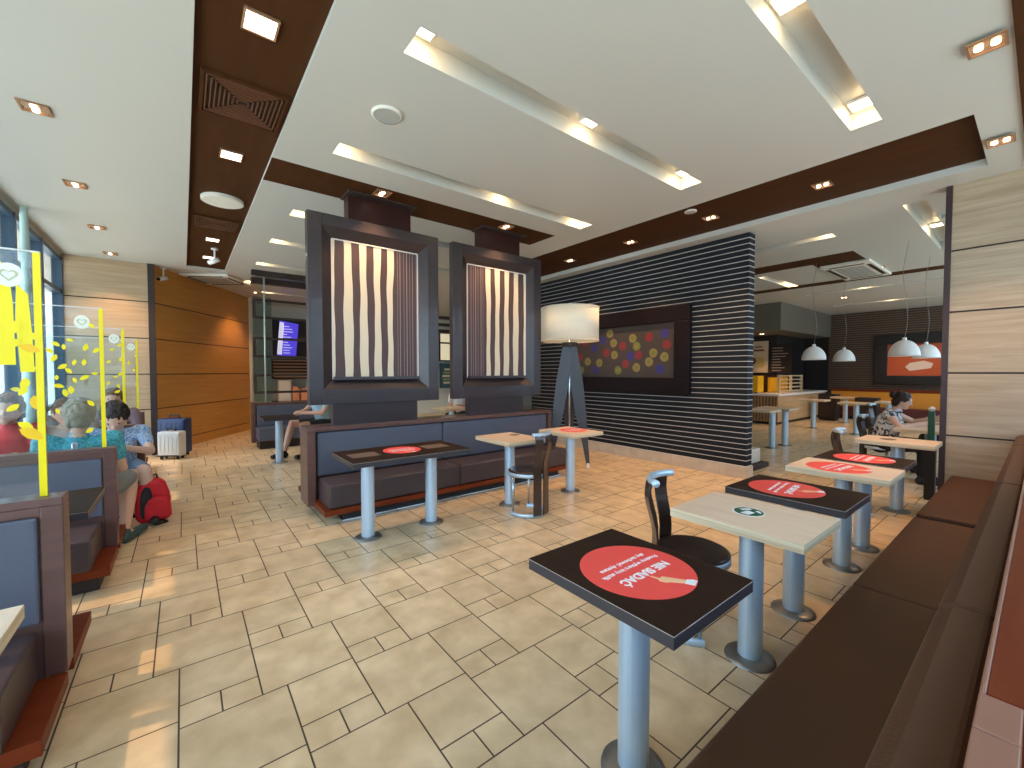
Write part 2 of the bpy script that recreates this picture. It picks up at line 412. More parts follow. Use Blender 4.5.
panelled('wall_pillar',(.9,6.18),(-.625,6.18),.16,oakr_m,'grey oak panelled wall at the end of the bench',jz=(.22,.82,1.46,2.08,2.70))
struct(MB().box(-.672,-.625,6.165,6.36,0,CZ).build('trim_2',mat('aubergine_edge',(.035,.016,.017),.4)),'dark edge of the oak wall')
struct(MB().box(-13.75,-12.55,1.3,1.40,0,CZ).box(-13.75,-13.6,1.40,17.2,0,CZ).build('wall_back_left',mat('pale_plaster',(.62,.66,.62),.6)))
# slatted partition wall
pw=MB(); yw=6.04; n=42; pit=(CZ-.17)/n
pw.box(-7.0,-2.52,yw+.012,yw+.16,.17,CZ,1)
for k in range(n):
    z=.17+k*pit; pw.box(-7.0,-2.508,yw,yw+.172,z+.008,z+pit-.006,0)
    pw.box(-7.0,-2.504,yw-.004,yw+.176,z,z+.0065,2)
struct(pw.build('wall_partition',[slate_m,dark_m,strip_m]),'dark slatted partition wall with thin pale lines')
sk=MB()
for k in range(12):
    a=-7.0+k*.376; sk.box(a,a+.373,yw-.012,yw+.185,0,.17)
struct(sk.build('baseboard_partition',skirt_m,bevel=.002),'pale stone skirting under the slatted partition')
# back wall of slats
bw=MB(); bw.box(-4.5,1.9,17.0,17.15,0,CZ,0)
for k in range(48):
    z=.02+k*.07; bw.box(-4.5,1.9,16.97,17.0,z,z+.045,0); bw.box(-4.5,1.9,16.985,17.0,z+.052,z+.062,1)
struct(bw.build('wall_back',[backb_m,backs_m]),'brown slatted back wall')
struct(MB().box(-13.7,-4.5,17.0,17.15,0,CZ).box(-5.3,-5.2,14.66,17.0,0,CZ).build('wall_kitchen',dark_m))
struct(MB().box(-9.5,-4.45,12.7,17.0,2.62,CZ-.002).build('trim_3',hood_m),'olive bulkhead over the serving counter')

# ------------------------------------------------------------------ windows
def window(name,p,q,z0,z1,nx,tz,inward,label,fm=wframe_m,fw=.06):
    """glazing along p-q; tz: transom heights"""
    L=math.dist(p,q); a=math.atan2(q[1]-p[1],q[0]-p[0]); m=MB()
    for i in range(nx+1):
        x=L*i/nx; m.box(x-fw/2,x+fw/2,-.06,.06,z0,z1)
    for z in [z0+fw/2]+list(tz)+[z1-fw/2]: m.box(0,L,-.05,.05,z-fw/2,z+fw/2)
    o=m.build(name,fm); o.location=(p[0],p[1],0); o.rotation_euler=(0,0,a); struct(o,label)
    g=MB(); g.box(fw/2,L-fw/2,-.006,.006,z0+fw,z1-fw); g.build('window_glass',wglass_m,o)
    return o
window('window_1',(-9.75,-1.55),(.9,-1.55),.0,3.31,9,(.95,2.75),1,'tall glazing behind the left booths')
struct(MB().box(-9.75,.9,-1.62,-1.5,3.31,CZ).build('trim_4',mat('grey_header',(.5,.5,.48),.5)),'grey header above the left glazing')
struct(MB().cyl((-7.25,-1.40,0),.035,CZ,16).build('trim_5',mat('pale_green_post',(.45,.62,.58),.4)),'pale green post by the left glazing')
window('window_2',(.9,-1.5),(.9,6.0),.95,3.2,6,(2.3,),1,'window beside the bench')
struct(MB().box(.84,1.0,-1.5,6.2,0,.95).box(.84,1.0,-1.5,17,3.2,CZ).box(.84,1.0,6.36,17,0,.8).build('wall_right',offw_m))
window('window_3',(.9,6.4),(.9,17.0),.8,3.2,8,(2.3,),1,'windows of the back room')

# ------------------------------------------------------------------ tables
def fused_text(body,size,loc,rot,material,parent,name='lettering',bold=0):
    c=bpy.data.curves.new(name,'FONT'); c.body=body; c.size=size; c.extrude=.0004; c.offset=bold; c.align_x='CENTER'; c.align_y='CENTER'
    c.materials.append(material); o=bpy.data.objects.new(name,c); COL.objects.link(o); o.parent=parent; o.location=loc; o.rotation_euler=rot
    dg=bpy.context.evaluated_depsgraph_get(); me=bpy.data.meshes.new_from_object(o.evaluated_get(dg)); bpy.data.objects.remove(o)
    o=bpy.data.objects.new(name,me); COL.objects.link(o); o.parent=parent; o.location=loc; o.rotation_euler=rot
    return o
def sticker(parent,x,y,z,r=.2,rot=0,kind='red'):
    s=MB()
    if kind=='red':
        s.cyl((0,0,0),r,.0012,56); o=s.build('sticker',red_st,parent,loc=(x,y,z)); o.rotation_euler=(0,0,rot)
        o['label']='red round notice sticker with white lettering and a pointing hand'
        R=(0,0,-PI/2); k=r/.2
        fused_text('NIE SIADAĆ',.049*k,(.035*k,0,.0018),R,white_st,o,bold=.0016)
        fused_text('Prosimy wybierz inny stolik',.0275*k,(-.022*k,0,.0018),R,white_st,o,bold=.0003)
        fused_text('aby zachować dystans',.0275*k,(-.058*k,0,.0018),R,white_st,o,bold=.0003)
        P=lambda pts:[(a*k,b*k,.0012) for a,b in pts]
        MB().prism(P([(.060,-.012),(.064,-.004),(.090,.004),(.086,.020),(.100,.030),(.150,.062),(.162,.040),(.128,.010),(.118,-.006),(.100,-.014),(.088,-.006)]),(0,0,.0008)).build('hand_print',peach_m,o)
        MB().prism(P([(.150,.066),(.162,.038),(.190,.052),(.178,.088),(.165,.085)]),(0,0,.0009)).build('cuff_print',white_st,o)
    elif kind=='green':
        o=MB().cyl((0,0,0),r,.001,40).build('sticker',white_st,parent,loc=(x,y,z)); o['label']='small round sticker, dark green with white marks'
        g=MB(); g.cyl((0,0,.001),r*.9,.0006,40); g.build('green_disc',green_st,o)
        w_=MB()
        w_.prism([(-.02,-.05,.0016),(.02,-.055,.0016),(.03,.0,.0016),(-.01,.012,.0016)],(0,0,.0006)); w_.prism([(-.05,.01,.0016),(-.03,.0,.0016),(0,.045,.0016),(-.02,.055,.0016)],(0,0,.0006))
        w_.prism([(.02,.03,.0016),(.05,.01,.0016),(.055,.02,.0016),(.03,.045,.0016)],(0,0,.0006)); w_.build('white_marks',white_st,o)
    elif kind=='brown':
        o=MB().cyl((0,0,0),r,.001,32).build('sticker',brown_st,parent,loc=(x,y,z)); o['label']='small round brown sticker'
    elif kind=='mat':
        o=MB().box(-r*.8,r*.8,-r,r,0,.001).build('sticker',brown_st,parent,loc=(x,y,z)); o['label']='square taupe sticker'
    return o
def table(cx,cy,label,light=True,w=.61,d=.5,legs=((0,0),),z=.75,group=None,far=False):
    t=thing('pedestal_table',label,'table',(cx,cy,0),0,group)
    th=.042
    m=MB(); m.box(-w/2,w/2,-d/2,d/2,z-th,z-.003,1)
    if not light and not far:
        e=.0012; m.box(-w/2-e,w/2+e,-d/2-e,d/2+e,z-.0045,z-.0025,2)
    m.box(-w/2,w/2,-d/2,d/2,z-.003,z,0)
    m.build('tabletop',[ash_m,ply_m,line_m] if light else [wenge_m,edge_m,line_m],t,.002 if not far else 0)
    for lx,ly in legs:
        lg=MB().cyl((lx,ly,.012),.056,z-th-.012,32).build('leg',steel_m,t)
        MB().lathe([(.056,.020),(.075,.016),(.115,.010),(.118,.0)],(lx,ly,0),36).build('base_plate',steeld_m,lg)
        if not far: MB().box(lx-.13,lx+.13,ly-.05,ly+.05,z-th-.006,z-th).build('mounting_plate',dark_m,lg)
    return t
RG='small tables in a row along the brown bench'
t1=table(-.915,1.29,'dark table nearest the camera, with a red notice sticker',False,group=RG); sticker(t1,.008,0,.75,.205)
t2=table(-.91,2.27,'light wood table with a small green sticker, second in the bench row',True,group=RG); sticker(t2,-.02,.01,.75,.075,0,'green')
t3=table(-.93,2.93,'dark table with red sticker standing right behind the green-sticker table',False,group=RG); sticker(t3,-.05,-.01,.75,rot=.1)
t4=table(-.925,3.90,'light wood table with a red notice sticker, fourth in the bench row',True,group=RG); sticker(t4,-.03,-.02,.75,rot=-.1)
t5=table(-.925,4.45,'dark table with a red sticker, fifth in the bench row',False,.57,group=RG); sticker(t5,0,0,.75)
t6=table(-.95,5.93,'light wood table next to the oak pillar, brown mark on top',True,group=RG); sticker(t6,-.08,0,.75,.07,0,'brown')
CG='tables along the centre bench'
c1=table(-3.64,1.58,'long dark table on two steel legs in front of the centre bench',False,.61,1.09,((-.05,-.31),(-.05,.31)),group=CG)
sticker(c1,-.02,0,.75,.17); sticker(c1,0,-.36,.75,.12,0,'mat'); sticker(c1,-.02,.33,.75,.12,0,'mat')
c2=table(-3.65,2.83,'light wood table with a brown sticker beside the round-backed chair',True,group=CG); sticker(c2,-.1,.15,.75,.06,0,'brown')
c3=table(-3.60,3.74,'light wood table with a red sticker standing before the floor lamp',True,group=CG); sticker(c3,0,.05,.75,.17)

# ------------------------------------------------------------------ chairs: ring base, round seat, bent wooden slats, steel top rail
def arc(r,a0,a1,z,n=14): return [(r*math.cos(a0+(a1-a0)*i/n),r*math.sin(a0+(a1-a0)*i/n),z) for i in range(n+1)]
def make_chair(label,loc,rot,group,far=False):
    """faces +x; the back is at -x"""
    t=thing('bentwood_chair',label,'chair',loc,rot,group)
    R=.20
    m=MB(); m.lathe([(R-.03,0),(R,0),(R,.035),(R-.012,.04),(R-.03,.035),(R-.03,0)],n=28,a0=1.0,a1=2*PI-1.0); m.build('base_ring',steel_m,t)
    m=MB(); m.lathe([(R-.02,.405),(R+.004,.405),(R+.004,.440),(R-.02,.440)],n=36); m.build('seat_ring',steel_m,t)
    m=MB(); m.lathe([(0,.43),(R-.02,.43),(R,.44),(R+.002,.452),(R-.02,.462),(.08,.456),(0,.454)],n=36); m.build('seat',chair_m,t)
    for k,a in enumerate((PI-.56,PI,PI+.56)):
        pts=[]; prof=[(R+.004,.02),(R+.005,.2),(R+.005,.40),(R+.001,.47),(R+.0,.52),(R+.008,.58),(R+.024,.64),(R+.040,.70),(R+.048,.75),(R+.044,.80),(R+.032,.845)]
        vs=[]; wd=.046
        c,s=math.cos(a),math.sin(a)
        for r,z in prof:
            for sx,dr in ((-1,0),(1,0),(1,.012),(-1,.012)):
                x=(r+dr)*c-s*wd*sx; y=(r+dr)*s+c*wd*sx; vs.append((x,y,z))
        fs=[(3,2,1,0),tuple(4*(len(prof)-1)+i for i in range(4))]
        for j in range(len(prof)-1):
            for i in range(4): fs.append((4*j+i,4*j+(i+1)%4,4*j+4+(i+1)%4,4*j+4+i))
        MB().add(vs,fs).build('back_slat',chair_m,t,.003,1)
    rl=[(x,y,z) for x,y,z in arc(R+.03,PI-.84,PI+.84,.84)]
    m=MB(); m.tube(rl,.021,12); o=m.build('top_rail',steel_m,t)
    for a in (1.12,-1.12):
        MB().tube([((R-.02)*math.cos(a),(R-.02)*math.sin(a),.03),((R-.02)*math.cos(a),(R-.02)*math.sin(a),.41)],.011,10).build('leg',silver_m,t)
    return t
CH='round-backed wooden chairs'
ch=make_chair('dark bentwood chair with silver rail tucked between the two nearest bench-row tables',(-1.24,2.29,0),.3,CH)
dup(ch,(-3.33,2.82,0),PI+.35,'dark bentwood chair on a round base at the light centre table',CH)
dup(ch,(-1.18,5.60,0),.2,'dark bentwood chair behind the fifth table of the bench row',CH)
dup(ch,(-1.42,7.68,0),.1,'bentwood chair with bluish rail under the person with tied hair in the back room',CH)
dup(ch,(-1.9,10.5,0),.0,'small chair in the back room before the dark cabinet',CH)

# ------------------------------------------------------------------ centre bench (double sided)
cb=thing('upholstered_bench','long double-sided bench with brown backrest coloured by window blue, below the striped pictures','bench',(0,0,0))
ye=4.3
def cushions(m_,x0,x1,z0,z1,cuts,mat_,name,parent,bev=.02):
    for a,b in zip(cuts[:-1],cuts[1:]): MB().box(x0,x1,a+.003,b-.003,z0,z1).build(name,mat_,parent,bev,3)
cuts=[1.07,2.53,ye-.02]
cushions(0,-4.60,-4.19,.15,.385,cuts,plum_m,'seat_cushion',cb)
cushions(0,-4.69,-4.61,.385,.845,cuts,leatherb_m,'backrest_cushion',cb)
cushions(0,-5.30,-4.90,.15,.385,cuts,plum_m,'seat_cushion',cb)
cushions(0,-4.89,-4.81,.385,.845,cuts,leatherb_m,'backrest_cushion',cb)
MB().box(-4.91,-4.58,.97,ye+.05,.855,.90).build('top_cap',maho_m,cb,.006)
MB().box(-4.80,-4.70,1.0,ye,.15,.855).build('backrest_core',maho_m,cb)
MB().box(-4.91,-4.58,.97,1.05,.10,.855).build('end_frame',maho_m,cb,.006)
MB().box(-4.91,-4.58,ye-.01,ye+.05,.10,.855).build('end_frame',maho_m,cb,.006)
MB().box(-5.34,-4.17,1.03,ye,.095,.147).build('base_board',red_m,cb,.004)
MB().box(-5.24,-4.26,1.22,ye-.12,.0,.095).build('plinth',dark_m,cb)
MB().box(-5.26,-4.215,1.20,ye-.10,.0,.022).build('plinth_trim',silver_m,cb,.003)

# striped picture panels standing on it
def stripes(parent,y0,y1,z0,z1,x,flip):
    bg=MB().box(x-.01,x,y0,y1,z0,z1).build('picture',mat('picture_ground%d'%flip,(.085,.05,.048),.45),parent)
    cr_=MB(); fi=MB(); W=y1-y0
    for u0,wd in [(.0,.025),(.125,.092),(.30,.085),(.465,.08),(.62,.072)]:
        L=[];Rr=[]
        for i in range(17):
            z=z0+.004+(z1-z0-.008)*i/16; wob=.006*math.sin(i*.5+u0*9)+.003*math.sin(i*1.3+u0*5); tp=wd*(1-.15*math.cos(i*.35+u0*7))
            a=max(0,u0+wob*(1 if u0>0 else 0)); b=u0+wob+tp
            if flip: a,b=1-a,1-b
            L.append((x+.002,y0+W*a,z)); Rr.append((x+.002,y0+W*b,z))
        vs=L+Rr; k=len(L)
        cr_.add(vs,[(i,i+1,k+i+1,k+i) for i in range(k-1)])
    cr_.build('cream_stripes',mat('cream_stripe%d'%flip,(.80,.71,.54),.5),bg)
    for u0,wd in [(.745,.004),(.775,.007),(.825,.004),(.86,.008),(.90,.004),(.935,.006),(.985,.008)]:
        a,b=(u0,u0+wd) if not flip else (1-u0,1-u0-wd)
        fi.add([(x+.002,y0+W*a,z0),(x+.002,y0+W*b,z0),(x+.002,y0+W*b,z1),(x+.002,y0+W*a,z1)],[(0,1,2,3)])
    if flip:
        for u0 in (.05,.02): pass
    fi.build('fine_lines',mat('mauve_line%d'%flip,(.42,.32,.33),.5),bg)
def picture_panel(y0,y1,p0,p1,label,flip):
    t=thing('picture_panel',label,'picture',(0,0,0),0,'tall framed picture panels on the centre bench')
    xf=-4.60; xb=-4.69; z0,z1=1.13,3.10
    iy0,iy1,iz0,iz1=y0+.14,y1-.14,1.285,2.98       # bevel outer edge
    m=MB(); m.box(xb,xf,y0,iy0,z0,z1); m.box(xb,xf,iy1,y1,z0,z1); m.box(xb,xf,iy0,iy1,z0,iz0); m.box(xb,xf,iy0,iy1,iz1,z1)
    m.box(xb-.01,xb+.004,iy0,iy1,iz0,iz1)
    m.build('frame',frame_m,t,.004)
    b=.11; xi=xf-.07
    O=[(xf,iy0,iz0),(xf,iy1,iz0),(xf,iy1,iz1),(xf,iy0,iz1)]; I=[(xi,iy0+b,iz0+b),(xi,iy1-b,iz0+b),(xi,iy1-b,iz1-b),(xi,iy0+b,iz1-b)]
    m=MB()
    for i in range(4): m.quad(O[i],O[(i+1)%4],I[(i+1)%4],I[i])
    m.build('mitred_bevel',frame_m,t)
    m=MB(); e=.008
    m.box(xi,xi+.012,iy0+b,iy1-b,iz0+b-e,iz0+b+.004); m.box(xi,xi+.012,iy0+b,iy1-b,iz1-b-.004,iz1-b+e); m.box(xi,xi+.012,iy0+b-e,iy0+b+.002,iz0+b,iz1-b); m.box(xi,xi+.012,iy1-b-.002,iy1-b+e,iz0+b,iz1-b)
    m.build('silver_lining',strip_m,t)
    stripes(t,iy0+b,iy1-b,iz0+b,iz1-b,xi+.001,flip)
    MB().box(xi,xi+.05,iy0+b,iy1-b,iz0+b-.01,iz0+b+.025).build('picture_sill',frame_m,t,.003)
    MB().box(-4.74,-4.64,p0,p1,.90,z0).build('lower_panel',frame_m,t)
    MB().box(-4.76,-4.62,p0+.17,p1-.08,z1,CZ-.014).build('upper_post',mottled('red_glow_post%d'%flip,(.028,.008,.006),(.038,.011,.008),(2,2,20),.4,spec=.25),t)  # post is dark; the downlight's red glow is put into its colour
    MB().box(-4.79,-4.50,p0+.14,p1-.05,CZ-.014,CZ+.002).build('ceiling_cap',joint_m,t)
picture_panel(1.0,2.47,1.24,2.20,'framed picture with cream stripes at its left, on the left of the bench',0)
picture_panel(2.67,4.15,2.93,3.84,'framed picture with cream stripes at its right, beside the floor lamp',1)

# ------------------------------------------------------------------ brown bench on the right and the ledge behind it
rb=thing('upholstered_bench','long brown leather bench running along the right edge of the photo','bench',(0,0,0))
cuts=[-.2,2.60,4.19,4.25,6.14]
for a,b in ((-.6,2.60),(2.60,4.18),(4.27,6.14)):
    MB().box(-.575,-.19,a+.003,b-.003,.20,.42).build('seat_cushion',leather_m,rb,.018,3)
for a,b in ((-.6,1.52),(1.52,3.4),(3.4,5.3),(5.3,6.13)):
    m=MB(); m.prism([(-.195,a+.003,.40),(-.062,a+.003,.40),(-.062,a+.003,.885),(-.13,a+.003,.885),(-.16,a+.003,.865)],(0,b-a-.006,0)); m.build('backrest_cushion',leather_m,rb,.014,3)
MB().box(-.52,-.12,-.6,6.14,0,.20).build('plinth',joint_m,rb)
MB().box(-.585,-.57,-.6,6.14,.17,.205).build('front_rail',red_m,rb)
lg=thing('wooden_ledge','glossy red-brown ledge behind the brown bench backrest','ledge',(0,0,0))
MB().box(-.05,.80,1.05,6.15,.0,.928).build('cabinet',red_m,lg,.004)
MB().box(-.058,-.049,1.05,6.15,.88,.932).build('edge_strip',ledge_m,lg,.003)
MB().box(-.049,.80,1.05,6.15,.928,.932).build('top',red_m,lg)
m=MB()
for a,b in ((.938,1.046),(.82,.934),(.70,.816),(.58,.696)): m.box(-.058,-.010,a,b,.0,.932)
m.build('ledge_end',ledge_m,lg,.002)

# ------------------------------------------------------------------ booths with glass screens on the left
def leaf(m,y,z,x,s,a,mi=0):
    pts=[(0,.5),(.19,.30),(.29,.04),(.2,-.26),(0,-.5),(-.17,-.3),(-.25,0),(-.18,.28)]
    c,n=math.cos(a),math.sin(a)
    m.add([(x,y+s*(p*c-q*n),z+s*(p*n+q*c)) for p,q in pts],[tuple(range(8))],mi)
L1=[(-.53,1.42,0),(-.502,1.34,1),(-.53,1.24,0),(-.565,1.32,0),(-.515,1.205,1),(-.512,1.57,1),(-.55,1.66,0),(-.495,1.62,0),(-.56,1.59,0),(-.535,1.39,0),(-.70,1.5,0),(-.8,1.4,0),(-.9,1.3,0),(-.76,1.62,0)]
L2=[(-.71,1.67),(-.64,1.7),(-.74,1.62),(-.72,1.57),(-.68,1.51),(-.71,1.43),(-.7,1.37),(-.64,1.34),(-.67,1.32),(-.71,1.19),(-.56,1.65),(-.505,1.63),(-.62,1.54),(-.57,1.54),(-.515,1.46),(-.525,1.81),(-.55,1.04),(-.67,1.65),(-.62,1.41),(-.57,1.43),(-.65,1.48),(-.54,1.24),(-.8,1.5),(-.9,1.35),(-.85,1.65)]
L3=[(-.53,1.76),(-.51,1.8),(-.56,1.26),(-.62,.96),(-.52,1.61),(-.53,1.45),(-.57,1.42),(-.55,1.32),(-.62,1.58),(-.59,1.71),(-.63,1.35)]
def booth(x,ztop,yend,screen,label,slabel,leaves,front=True,rear=True,thick=.12,big=False,insetm=leatherb_m):
    """back at x (front face, facing +x); seats on both sides"""
    y0,y1=-1.42,yend; t=thing('booth_bench',label,'booth',(x,0,0),0,'booth benches along the left glazing')
    zt=ztop; b=.07
    MB().box(-thick,0,y0,y1,zt-.035,zt).build('top_cap',maho_m,t,.004)
    MB().box(-thick,0,y1-b,y1,.16,zt-.035).build('end_post',maho_m,t,.004)
    MB().box(-thick+.012,-.012,y0,y1-b,.12,zt-.035).build('core_panel',maho_m,t)
    MB().box(-.012,0,y0,y1-b,zt-.07,zt-.035).build('top_rail',maho_m,t)
    for s,on in ((1,front),(-1,rear)):
        if not on: continue
        xa,xb=(-.012,.012) if s>0 else (-thick-.012,-thick+.012)
        MB().box(xa,xb,y0+.02,y1-b-.006,.40,zt-.075).build('backrest_cushion',insetm,t,.01,2)
        xa,xb=(.0,.47) if s>0 else (-thick-.47,-thick)
        MB().box(xa,xb,y0,y1-.085,.165,.375).build('seat_cushion',plum_m,t,.015,3)
        MB().box(min(xa,xb)+.0,max(xa,xb)-.03 if s>0 else max(xa,xb),y0,y1-.0,.10,.16).build('base_board',red_m,t,.003)
    MB().box(-thick-(.40 if rear else 0),.38 if front else 0,y0,y1-.06,0,.10).build('plinth',joint_m,t)
    if not screen: return t
    g=thing('glass_screen',slabel,'screen',(x-thick/2,0,0),0,'clear glass screens on the booth backs')
    g0,g1,z1=y0+.02,yend-.055,screen
    MB().box(-.004,.004,g0,g1,zt+.004,z1).build('pane',glass_m,g)
    MB().box(-.006,.006,g1-.022,g1+.001,zt+.002,z1).build('yellow_band',yellow_m,g)
    MB().box(-.006,.006,g0,g1,z1,z1+.006).build('edge_line',strip_m,g)
    for yy in (-.63,-1.2): MB().box(-.015,.015,yy-.016,yy+.016,zt+.001,zt+.05).build('clamp',silver_m,g,.004)
    for i,l in enumerate(leaves):
        m=MB(); bg_=len(l)>2 and l[2]; s=.078 if bg_ else .052
        leaf(m,l[0],l[1],.0056+.00025*i,s*random.uniform(.75,1.2),random.uniform(-1.6,1.6))
        m.build('leaf_print',yelo_m if bg_ else yellow_m,g)
    bz=z1-.105; by=-.575 if not big else -.565
    bd=MB(); bd.add([(.006,by+.042*math.cos(a*PI/12),bz+.05*math.sin(a*PI/12)) for a in range(24)],[tuple(range(24))])
    o=bd.build('heart_badge',cream_b,g); o['label']='pale oval badge with a heart outline'
    h=[]
    for a in range(24):
        q=a*PI/12; h.append((16*math.sin(q)**3,13*math.cos(q)-5*math.cos(2*q)-2*math.cos(3*q)-math.cos(4*q)))
    hm=MB(); hm.add([(.008,by+p*.0017,bz+q_*.0017) for p,q_ in h]+[(.008,by+p*.0012,bz+q_*.0012) for p,q_ in h],[(i,(i+1)%24,24+(i+1)%24,24+i) for i in range(24)])
    hm.build('heart_outline',olive_b,o)
    if big:
        r=MB(); X_=.0052
        r.add([(X_,-.512,1.80),(X_,-.545,1.84),(X_,-.550,1.70),(X_,-.540,1.47),(X_,-.500,1.47),(X_,-.503,1.62)],[(0,1,2,3,4,5)])
        r.add([(X_,-.562,1.86),(X_,-.60,1.97),(X_,-.66,1.97),(X_,-.66,1.50),(X_,-.552,1.50),(X_,-.555,1.75)],[(0,1,2,3,4,5)])
        r.build('yellow_strips',yellow_m,g)
    return t
booth(-2.62,.93,-.42,1.98,'booth bench nearest the camera at the left edge of the photo','glass screen nearest the camera, with broad yellow strips',L1,big=True)
booth(-4.30,.905,-.41,1.94,'second booth bench from the camera, in front of the seated teal shirt','glass screen with yellow leaves on the second booth',L2)
booth(-6.10,.90,-.44,1.93,'third booth bench from the camera, behind the blue patterned shirt','glass screen with yellow leaves on the third booth',L3)
booth(-7.95,.90,-.45,1.93,'booth bench farthest from the camera near the oak wall','glass screen on the farthest booth near the oak wall',[(-.52,1.7),(-.55,1.5),(-.6,1.6),(-.52,1.3)])
BT='tables standing in the left booths'
table(-1.60,-.75,'light wood table cut off by the left bottom edge of the photo',True,.68,.70,group=BT)
table(-3.345,-.78,'dark table between the two nearest booth backs',False,.60,.76,group=BT)
table(-5.22,-.88,'dark table between the teal shirt and the blue patterned shirt, mostly hidden',False,.5,.6,group=BT)
table(-6.95,-.95,'table in the farthest booth, behind the glass screens',True,.4,.6,group=BT,far=True)
# divider with frames in the far left dining area
fb=thing('booth_bench','blue-tinted and brown booth bench under the tall framed divider','booth',(-9.6,0,0),0,'booths of the far dining area')
MB().box(-.12,0,1.08,3.1,.1,.86).build('back_panel',maho_m,fb,.004)
MB().box(0,.06,1.13,3.05,.40,.80).build('backrest_cushion',leatherb_m,fb,.015)
MB().box(.0,.5,1.10,3.1,.16,.40).build('seat_cushion',leatherb_m,fb,.015)
MB().box(.0,.42,1.12,3.1,.0,.155).build('plinth',joint_m,fb)
MB().box(-.14,.06,1.04,1.10,.08,.87).build('end_frame',maho_m,fb,.004)
dv=thing('framed_divider','tall divider of dark rectangular frames and a pale pole above the far booth','divider',(-9.66,0,.86))
MB().tube([(.06,1.29,0),(.06,1.29,CZ-.86)],.016,12).build('pole',mat('pale_green_steel',(.55,.66,.62),.35,metal=.3),dv)
for a,b in ((2.53,2.92),(1.76,2.16),(1.04,1.43)):
    m=MB(); a-=.86; b-=.86; e=.045
    m.box(-.03,.03,1.10,3.1,a,a+e); m.box(-.03,.03,1.10,3.1,b-e,b); m.box(-.03,.03,1.10,1.10+e,a+e,b-e); m.box(-.03,.03,2.4,2.4+e,a+e,b-e)
    m.build('frame',joint_m,dv,.003)
MB().box(-.004,.004,1.10,1.42,.02,2.1).build('frosted_pane',glass('frosted_glass',(.72,.85,.82),.3),dv)
m=MB(); 
bm2=thing('ceiling_beams','dark beams under the ceiling glimpsed between the two striped pictures','beam',(0,0,0))
for z_ in (3.25,3.02,2.82): MB().box(-12.3,-12.2,6.2,8.4,z_-.05,z_+.04).build('beam',joint_m,bm2)
MB().box(-12.28,-12.22,8.3,8.4,2.77,CZ).box(-12.28,-12.22,6.2,6.3,2.77,CZ).build('hanger',joint_m,bm2)
bm1=thing('ceiling_beams','two dark beams hanging under the ceiling above the framed divider','beam',(0,0,0))
MB().box(-9.15,-9.05,1.02,3.1,3.27,3.36).build('beam',joint_m,bm1); MB().box(-9.75,-9.62,1.08,3.1,3.22,3.33).build('beam',joint_m,bm1)
ft=table(-7.66,1.21,'small dark table beside the person in the light blue shirt',False,.55,.5,((0,0),),far=True)

lampleg_m=mat('blue_grey_board',(.045,.052,.066),.4)
# ------------------------------------------------------------------ floor lamp
lp=thing('floor_lamp','tall floor lamp with a cream drum shade on three dark boards','lamp',(-4.53,4.68,0))
m=MB(); m.lathe([(.44,1.95),(.44,2.44)],n=48); m.build('lamp_shade',shade_m,lp)
sm_=lp.children[0].modifiers.new('thick','SOLIDIFY') if lp.children else None
MB().lathe([(.446,2.435),(.446,2.45),(.434,2.45)],n=48).lathe([(.446,1.94),(.446,1.955),(.434,1.94)],n=48).build('shade_rims',offw_m,lp)
MB().cyl((0,0,1.86),.12,.06,24).build('hub',joint_m,lp)
MB().tube([(0,0,.35),(0,0,2.05)],.014,10).build('pole',silver_m,lp)
MB().sph((0,0,2.15),.05,16,10).build('bulb',mat('dim_bulb',(1,.85,.6),.5,emit=2),lp)
light('floor_lamp_glow',(0,0,2.2),1.6,'POINT',(1,.8,.55),rad=.08,parent=lp)
F0=math.atan2(-4.62,4.58)          # towards the open room
for a in (F0+PI/2+.12,F0-PI/2+.05,F0+PI):
    c,s=math.cos(a),math.sin(a); tx,ty=-s,c
    if a==F0+PI: pass
    prof=[(.02,1.88,.085),(.11,1.30,.10),(.18,.80,.085),(.25,.35,.045),(.29,.05,.028)]
    vs=[]
    F_=(math.cos(F0),math.sin(F0)); sx,sy=-F_[1],F_[0]       # board faces the room
    for r,z,wd in prof:
        for u1,u2 in ((-1,-1),(1,-1),(1,1),(-1,1)): vs.append((c*r+sx*wd*u1+F_[0]*.012*u2, s*r+sy*wd*u1+F_[1]*.012*u2, z))
    fs=[(3,2,1,0),(16,17,18,19)]+[(4*j+i,4*j+(i+1)%4,4*j+4+(i+1)%4,4*j+4+i) for j in range(4) for i in range(4)]
    lo=MB().add(vs,fs).build('leg',lampleg_m,lp,.003,1)
    MB().cyl((c*.29,s*.29,0),.032,.06,14,r2=.024).build('foot_tip',white_m,lo)

